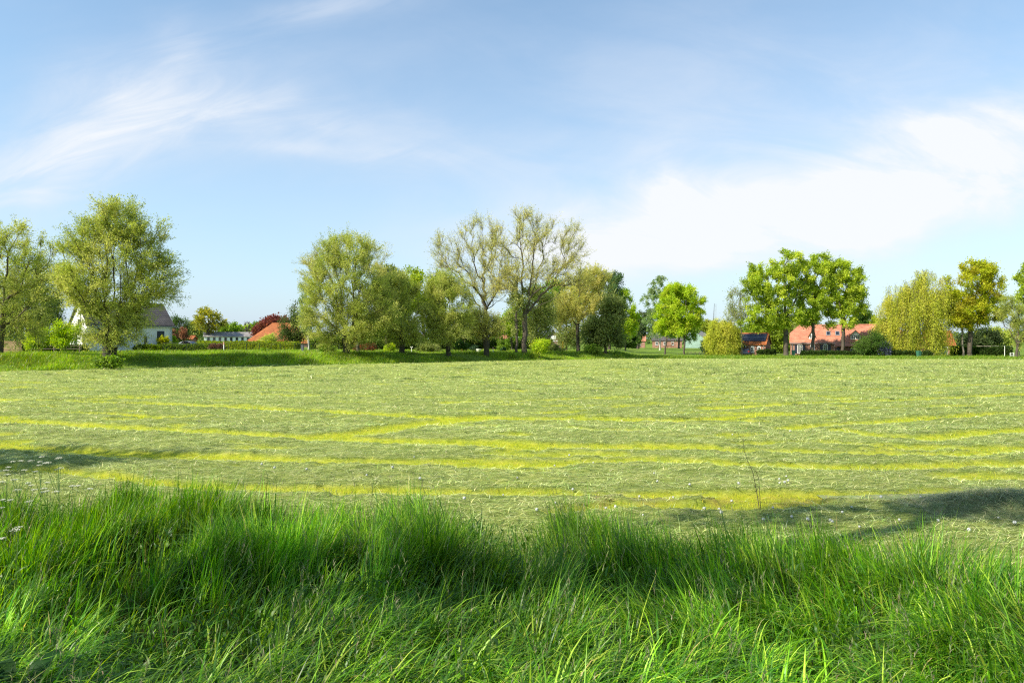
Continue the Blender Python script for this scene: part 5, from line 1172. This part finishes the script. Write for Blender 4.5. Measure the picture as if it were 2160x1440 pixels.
# cars
def car(name, label, px, D, rz, mat, hatch=False):
    x, y = gp(px, D); t = thing(name, label, 'car', (x, y, gz(x, y)), rz)
    prof = [(-2.1, .35), (-2.12, .62), (-1.95, .86), (-.95, .95), (-.30, 1.40), (.95, 1.45), (1.75, 1.02 if not hatch else 1.3), (2.08, .92), (2.1, .4)]
    m = MB(); w = .86
    def half(px_, z): return w - (.16 if z > 1.2 else .05 if z > .9 else 0)
    for (xa, za), (xb, zb_) in zip(prof[:-1], prof[1:]):
        m.poly([(xa, -half(xa, za), za), (xb, -half(xb, zb_), zb_), (xb, half(xb, zb_), zb_), (xa, half(xa, za), za)][::-1])
    for s in (-1, 1):
        pts = [(a, s * half(a, z), z) for a, z in prof]; m.poly(pts if s < 0 else pts[::-1])
    m.poly([(-2.1, -w, .35), (2.1, -w, .4), (2.1, w, .4), (-2.1, w, .35)])
    m.build('body', mat, t)
    for s in (-1, 1):
        MB().poly([(-.80, s * .835, 1.0), (-.25, s * .725, 1.36), (.9, s * .725, 1.40), (1.45, s * .825, 1.04)][::s]).build('side_window', M['glass'], t)
    MB().poly([(-.93, -.76, .99), (-.93, .76, .99), (-.34, .66, 1.395), (-.34, -.66, 1.395)]).build('windscreen', M['glass'], t)
    for o in t.children:
        pass
    m2 = MB().poly([(1.02, -.62, 1.455), (1.02, .62, 1.455), (1.70, .74, 1.085 if not hatch else 1.33), (1.70, -.74, 1.085 if not hatch else 1.33)]).build('rear_window', M['glass'], t)
    for X in (-1.3, 1.35):
        for s in (-1, 1):
            wl = MB().tube((X, s * .72, .32), (X, s * .885, .32), .32, n=16).build('wheel', M['tyre'], t)
            MB().tube((X, s * .886, .32), (X, s * .90, .32), .19, n=12).build('rim', M['alu'], wl)
    for s in (-1, 1):
        MB().box(2.06, 2.125, s * .66 - .13, s * .66 + .13, .72, .9).build('tail_light', M['redlamp'], t)
        MB().box(-2.14, -2.06, s * .62 - .15, s * .62 + .15, .62, .74).build('headlight', M['alu'], t)
car('parked_car', 'silver car parked behind the clipped hedge right of the white house', 401, 116, rad(172), M['silver'])
car('parked_car', 'dark blue car seen end-on by the garage door', 1571, 126.8, rad(-109), M['darkblue'], True)

# horse and trestle in the paddock
def skin_body(name, mat, nodes, edges, parent):
    me = bpy.data.meshes.new(name); me.from_pydata([n[:3] for n in nodes], edges, []); me.materials.append(mat)
    o = bpy.data.objects.new(name, me); COL.objects.link(o); o.parent = parent
    sk = o.modifiers.new('skin', 'SKIN'); sk.use_smooth_shade = True
    for i, v in enumerate(me.skin_vertices[0].data): v.radius = (nodes[i][3], nodes[i][3]); v.use_root = (i == 0)
    ss = o.modifiers.new('sub', 'SUBSURF'); ss.levels = 1; ss.render_levels = 1
    return o
x, y = gp(1412, 250); hs = thing('horse', 'brown horse standing at the far paddock fence', 'horse', (x, y, 0), rad(-35))
nodes = [(-.7, 0, 1.15, .27), (-.2, 0, 1.12, .29), (.35, 0, 1.12, .30), (.75, 0, 1.25, .24), (1.05, 0, 1.6, .14), (1.22, 0, 1.88, .11), (1.45, 0, 1.78, .10), (1.72, 0, 1.58, .075),
         (.62, .16, .8, .11), (.64, .16, .42, .06), (.63, .16, .06, .055), (.62, -.16, .8, .11), (.72, -.16, .42, .06), (.70, -.16, .06, .055),
         (-.75, .17, .85, .14), (-.62, .17, .62, .09), (-.86, .17, .42, .06), (-.84, .17, .06, .055), (-.75, -.17, .85, .14), (-.60, -.17, .62, .09), (-.80, -.17, .42, .06), (-.78, -.17, .06, .055),
         (1.2, .07, 2.0, .03), (1.2, -.07, 2.0, .03)]
edges = [(0, 1), (1, 2), (2, 3), (3, 4), (4, 5), (5, 6), (6, 7), (2, 8), (8, 9), (9, 10), (2, 11), (11, 12), (12, 13), (0, 14), (14, 15), (15, 16), (16, 17), (0, 18), (18, 19), (19, 20), (20, 21), (5, 22), (5, 23)]
skin_body('body', M['horse'], nodes, edges, hs)
MB().tube((-.95, 0, 1.25), (-1.12, 0, .55), .07, .04).build('tail', M['dry'], hs)
m = MB()
for a, b in (((.80, 0, 1.55), (1.0, 0, 1.78)), ((1.0, 0, 1.78), (1.18, 0, 2.02))): m.tube(a, b, .05, .05, 6)
m.build('mane', M['dry'], hs)
x, y = gp(1386, 236); tb = thing('picnic_bench', 'pale wooden A-frame bench in the paddock before the brick house', 'bench', (x, y, 0), rad(25))
for X in (-.8, .8):
    MB().tube((X, -.65, 0), (X, -.15, .75), .06, n=6).tube((X, .65, 0), (X, .15, .75), .06, n=6).build('leg', M['wood_red'], tb)
MB().box(-1.0, 1.0, -.38, .38, .753, .82).build('top', M['wood_red'], tb)
for s in (-1, 1): MB().box(-1.0, 1.0, s * .68 - .14, s * .68 + .14, .43, .48).build('seat', M['wood_red'], tb)

# windmill far beyond the paddock
WD = 520.0; x, y = gp(1502, WD); wm = thing('windmill', 'distant windmill, one sail upright above the small weeping willow', 'windmill', (x, y, 0))
hubz = CAMH + (HZ - 681) / F * WD
m = MB(); n = 8
for a, b in zip([(0, 4.2), (hubz * .55, 3.0), (hubz - 1.5, 2.1)][:-1], [(0, 4.2), (hubz * .55, 3.0), (hubz - 1.5, 2.1)][1:]): m.tube((0, 0, a[0]), (0, 0, b[0]), a[1], b[1], n)
m.build('tower', M['mill'], wm)
MB().tube((0, -2.2, hubz), (0, 2.0, hubz), 1.7, 1.4, 10).build('cap', M['mill'], wm)
a0 = math.atan2(14.8, .9)
for q in range(4):
    a = a0 + q * math.pi / 2; dx_, dz_ = math.cos(a), math.sin(a); ex, ez = -dz_, dx_
    s = MB(); P0 = np.array([0, -2.9, hubz]); u = np.array([dx_, 0, dz_]); v = np.array([ex, 0, ez])
    s.tube(P0, P0 + u * 14.6, .22, .14, 6)
    sb = s.build('sail', M['mill'], wm)
    g = MB()
    for k in range(18): g.tube(P0 + u * (2.4 + k * .7), P0 + u * (2.4 + k * .7) - v * 1.9, .035, n=4)
    for o_ in (.95, 1.9): g.tube(P0 + u * 2.4 - v * o_, P0 + u * 14.3 - v * o_, .035, n=4)
    g.build('lattice', M['post_grey'], sb)

# ------------------------------------------------------------------ plants of the foreground
def field_pt(px, py):
    x, y = pground(px, py); st = stripe(np.array([x]), np.array([y]))
    return x, y, gz(x, y) + float(hay_z(np.array([x]), np.array([y]), st, 1)[0])

def clock_mesh():
    rng = np.random.default_rng(701); n = 170
    d = nrm(rng.standard_normal((n, 3))); V = []; Fq = []
    for i in range(n):   # a ball of tiny parachutes on spokes
        a = d[i]; u = nrm(np.cross(a, rng.standard_normal(3))); w = np.cross(a, u); R_ = .030 + .004 * rng.random()
        b = len(V); V += [a * .006, a * R_ + u * .0008, a * R_ - u * .0008, a * .006 + u * .0008]; Fq.append([b, b + 1, b + 2, b + 3])
        b = len(V); s = .009; V += [a * R_ + u * s, a * R_ + w * s, a * R_ - u * s, a * R_ - w * s]; Fq.append([b, b + 1, b + 2, b + 3])
    return np.array(V) + [0, 0, .10], Fq
def dandelions():
    rng = np.random.default_rng(702)
    v, f = clock_mesh()
    root0 = thing('dandelion_clock', 'white dandelion seed head in the cut grass near the tall grass', 'dandelion', (0, 0, 0), 0, 'dandelion seed heads on the mown field')
    np_mesh('seed_head', v, f, M['fluff'], root0); MB().tube((.012, 0, -.02), (0, 0, .10), .0028, n=5).build('stalk', M['leafgreen'], root0)
    pts = [(1660, 1010), (1640, 1025), (1655, 1028), (1662, 1022), (1648, 1014), (1492, 1070), (1477, 1072), (1520, 1069), (1633, 1079), (1668, 1100), (1795, 1080), (1775, 1092), (1746, 1105), (1752, 1108), (1942, 1060), (1952, 1064), (1965, 1062),
           (2110, 1040), (2125, 1044), (1855, 1058), (2085, 1098), (2105, 1103), (1895, 1100), (1283, 1066), (1167, 1068), (1208, 1035), (1300, 1076), (1225, 1074), (1135, 1087), (1166, 977), (1195, 963), (1248, 982), (872, 965), (829, 990), (886, 1018), (768, 1008),
           (581, 992), (550, 985), (645, 995), (1540, 1052), (1557, 1030), (1450, 1030), (1420, 1042), (1382, 1002), (1390, 1018), (1550, 912), (1669, 909), (1525, 1094), (2010, 1086), (1700, 1108), (1610, 1107), (2040, 1130), (1985, 1110), (1355, 1050), (1090, 1012), (980, 1060), (1060, 1040), (1815, 1122), (2140, 1115), (1360, 1092)]
    for i, (px, py) in enumerate(pts):
        x, y, z = field_pt(px + rng.normal(0, 3), py + 8)
        if i == 0: o = root0
        else:
            o = root0.copy(); COL.objects.link(o)
            for ch in root0.children: c = ch.copy(); COL.objects.link(c); c.parent = o
        o.location = (x, y, z - .015 - .03 * rng.random()); o.rotation_euler = (rng.normal(0, .25), rng.normal(0, .25), rng.uniform(0, 6)); s = rng.uniform(.5, .85); o.scale = (s, s, s)
M['umbel'] = mat_simple('white_florets', (.62, .62, .50), .7, .1, 40)
dandelions()

def cow_parsley(label, px, py, D, h, seed, nu):
    rng = np.random.default_rng(seed); x, y = gp(px, D)
    t = thing('cow_parsley', label, 'wildflower', (x, y, 0), rng.uniform(0, 6))
    st = MB(); top = h * .62; st.tube((0, 0, 0), (.02, .01, top), .006, .0045, 6)
    heads = []
    for i in range(nu):
        a = rng.uniform(0, 6.28); r = rng.uniform(.05, .22) if i else .02; zt = h * rng.uniform(.85, 1.0) if i else h
        b0 = np.array([.02, .01, top * rng.uniform(.8, 1.0)]); b1 = np.array([r * math.cos(a), r * math.sin(a), zt])
        st.tube(b0, b0 * .45 + b1 * .55 + [0, 0, -.02], .004, .003, 5); st.tube(b0 * .45 + b1 * .55 + [0, 0, -.02], b1, .003, .002, 5); heads.append(b1)
    st.build('stem', M['leafgreen'], t)
    for p in heads:
        R_ = rng.uniform(.028, .05); V = []; Fq = []; sp = MB()
        for k in range(11):
            a = k * 2.4; rr_ = R_ * math.sqrt((k + .3) / 11); c = p + np.array([rr_ * math.cos(a), rr_ * math.sin(a), .035 - rr_ * .25])
            sp.tube(p, c, .0011, n=3, caps=False)
            for q in range(9):
                d = rng.normal(0, .0055, 3) * [1, 1, .4]; s = .0042; b = len(V)
                tl_ = rng.normal(0, .0015, 4)
                V += [c + d + [s, 0, tl_[0]], c + d + [0, s, tl_[1]], c + d + [-s, 0, tl_[2]], c + d + [0, -s, tl_[3]]]; Fq.append([b, b + 1, b + 2, b + 3])
        fo = np_mesh('flower_umbel', V, Fq, M['umbel'], t)
        sp.build('spokes', M['leafgreen'], fo)
    # lacy leaves
    n = 90; P = np.stack([rng.normal(0, .12, n), rng.normal(0, .12, n), rng.uniform(.08, h * .55, n)], 1)
    v, f = leaf_quads(P, nrm(rng.standard_normal((n, 3)) + [0, 0, .4]), rng.uniform(.03, .07, n), rng.uniform(.012, .025, n), rng)
    np_mesh('leaves', v, f, M['leaf'], t, np.repeat(pal(rng, n, [(.08, .16, .03), (.11, .19, .04)]), 4, 0))
for i, (px, D, h, nu, lab) in enumerate([
    (12, 9.0, 1.06, 6, 'white cow parsley furthest left at the top of the tall grass'), (45, 9.4, 1.12, 5, 'pair of close white cow parsley stems right of the furthest left one'), (62, 8.6, .98, 5, 'lower white cow parsley leaning in front of the close pair'),
    (88, 9.6, 1.14, 4, 'cow parsley with two round umbels above the shaded hay'), (128, 9.3, 1.18, 6, 'tallest cow parsley, white umbels crowded at its top'), (100, 8.9, .92, 4, 'cow parsley half sunk in grass beneath the tallest one'),
    (25, 8.3, .84, 4, 'cow parsley low in the grass below the furthest left one'), (150, 8.9, .88, 3, 'cow parsley furthest right, yellowish small umbels'), (35, 7.2, .8, 3, 'nearest cow parsley, drooping yellowish umbels deep in grass')]):
    cow_parsley(lab, px, 0, D, h, 710 + i, nu)

def dry_weed():
    rng = np.random.default_rng(730); D = CAMH * F / (1092 - HZ); x, y = gp(1606, D)
    t = thing('dry_weed', 'bare brown weed stalk standing alone at the edge of the tall grass', 'weed', (x, y, 0))
    k = D / F
    def Q(px, py, dy=0): return np.array([(px - 1606) * k, dy, CAMH + (HZ - py) * k])
    m = MB()
    def line(pts, r0, r1):
        for i, (a, b) in enumerate(zip(pts[:-1], pts[1:])):
            u = i / (len(pts) - 1); w = (i + 1) / (len(pts) - 1); m.tube(a, b, r0 + (r1 - r0) * u, r0 + (r1 - r0) * w, 5)
    line([Q(1604, 1095), Q(1600, 1060), Q(1594, 1025), Q(1588, 995), Q(1577, 972), Q(1570, 950), Q(1568, 925)], .007, .002)
    line([Q(1607, 1095, .03), Q(1604, 1050, .02), Q(1602, 1010, .03), Q(1596, 995, .02), Q(1588, 988)], .006, .002)
    line([Q(1594, 1028), Q(1588, 1020, -.02), Q(1584, 1016)], .003, .0012); line([Q(1603, 1030, .02), Q(1597, 1022, .04)], .003, .0012); line([Q(1586, 990), Q(1586, 978), Q(1586, 970)], .003, .001); line([Q(1583, 987), Q(1577, 986)], .003, .001)
    m.build('stem', M['dry'], t)
    P = np.array([Q(1568 + rng.normal(0, 1.6), 925 + rng.uniform(-6, 30), rng.normal(0, .012)) for _ in range(46)])
    v, f = leaf_quads(P, nrm(rng.standard_normal((46, 3)) + [0, 0, .6]), rng.uniform(.01, .025, 46), rng.uniform(.006, .012, 46), rng)
    np_mesh('seed_head', v, f, M['dry'], t)
dry_weed()

def broad_plant(name, label, cat, px, D, z, n, Ls, Ws, cols, seed, up=.6):
    rng = np.random.default_rng(seed); x, y = gp(px, D); t = thing(name, label, cat, (x, y, z))
    for i in range(n):
        a = i * 2.4 + rng.normal(0, .3); L = Ls * rng.uniform(.75, 1.2); W_ = Ws * rng.uniform(.8, 1.2); V = []; Fq = []; ns = 9
        for k in range(ns + 1):
            s = k / ns; r = .04 + L * (s * .9 - .15 * s * s); zc = .03 + L * up * (s - .62 * s * s)
            w = W_ * math.sin(math.pi * min(1, .08 + s * .92)) ** .8 * (1 - .25 * s) + .004; wv = .012 * math.sin(s * 16 + i)
            for q, dzq in ((-1, .02 + wv), (0, 0), (1, .02 - wv)):
                V.append((r * math.cos(a) - q * w * math.sin(a), r * math.sin(a) + q * w * math.cos(a), zc + dzq * min(1, w * 20)))
        for k in range(ns):
            for q in range(2): b = k * 3 + q; Fq.append([b, b + 1, b + 4, b + 3])
        np_mesh('leaf', V, Fq, M['leaf'], t, np.repeat(pal(rng, 1, cols), len(V), 0), True)
broad_plant('dock_plant', 'broad-leaved dark dock in the bottom left corner', 'plant', 2, 4.75, .06, 8, .66, .07, [(.018, .055, .010), (.028, .075, .015), (.06, .13, .015)], 740, 1.55)
broad_plant('dandelion_rosette', 'dark green leaf rosette in the shade beside the hay heap', 'plant', 2000, 11.6, .05, 10, .22, .03, [(.05, .12, .02), (.07, .15, .025)], 741, .8)

def hay_heap():
    rng = np.random.default_rng(750); x0, y0 = pground(2085, 1085)
    t = thing('hay_heap', 'rounded heap of cut grass at the right edge of the field', 'hay heap', (x0, y0, 0))
    n = 9000; u = rng.normal(0, .85, n); w = rng.normal(0, .5, n)
    def top(a, b): return .33 * np.exp(-(a / 1.0) ** 2 - (b / .62) ** 2) * (1 + .35 * (fbm(a * 2.2 + 4, b * 2.2, 751, 3) - .5)) + .17 * np.exp(-((a - 1.3) / .8) ** 2 - (b / .5) ** 2)
    P = np.stack([u, w, top(u, w) + .05 + rng.normal(0, .012, n)], 1); ang = rng.uniform(0, 6.28, n); L = rng.gamma(4, .05, n); h = L * rng.uniform(.05, .45, n)
    c = pal(rng, n, [(.34, .36, .18), (.22, .28, .11), (.14, .20, .06), (.44, .42, .25)])
    V, Fq, C = blades(P, h, rng.uniform(.002, .0045, n), ang, np.clip(L / np.maximum(h, .01), 0, 9), rng.uniform(.5, 1.1, n), ang + 1.57 + rng.normal(0, .5, n), c, 3)
    np_mesh('loose_hay', V, Fq, M['hay'], t, C)
    g = np.linspace(-2.2, 2.6, 40); gg = np.linspace(-1.4, 1.4, 26); A, B = np.meshgrid(g, gg, indexing='ij')
    Z = top(A, B) + .02 + .03 * (fbm(A * 5, B * 5, 752, 3) - .5); V = np.stack([A.ravel(), B.ravel(), Z.ravel()], 1)
    i = np.arange(39)[:, None] * 26; j = np.arange(25)[None, :]; Fq = np.stack([i + j, i + 26 + j, i + 27 + j, i + j + 1], -1).reshape(-1, 4)
    np_mesh('packed_hay', V, Fq, M['hay'], t, pal(rng, len(V), [(.20, .24, .10), (.27, .29, .13), (.15, .19, .07)]), True)
hay_heap()
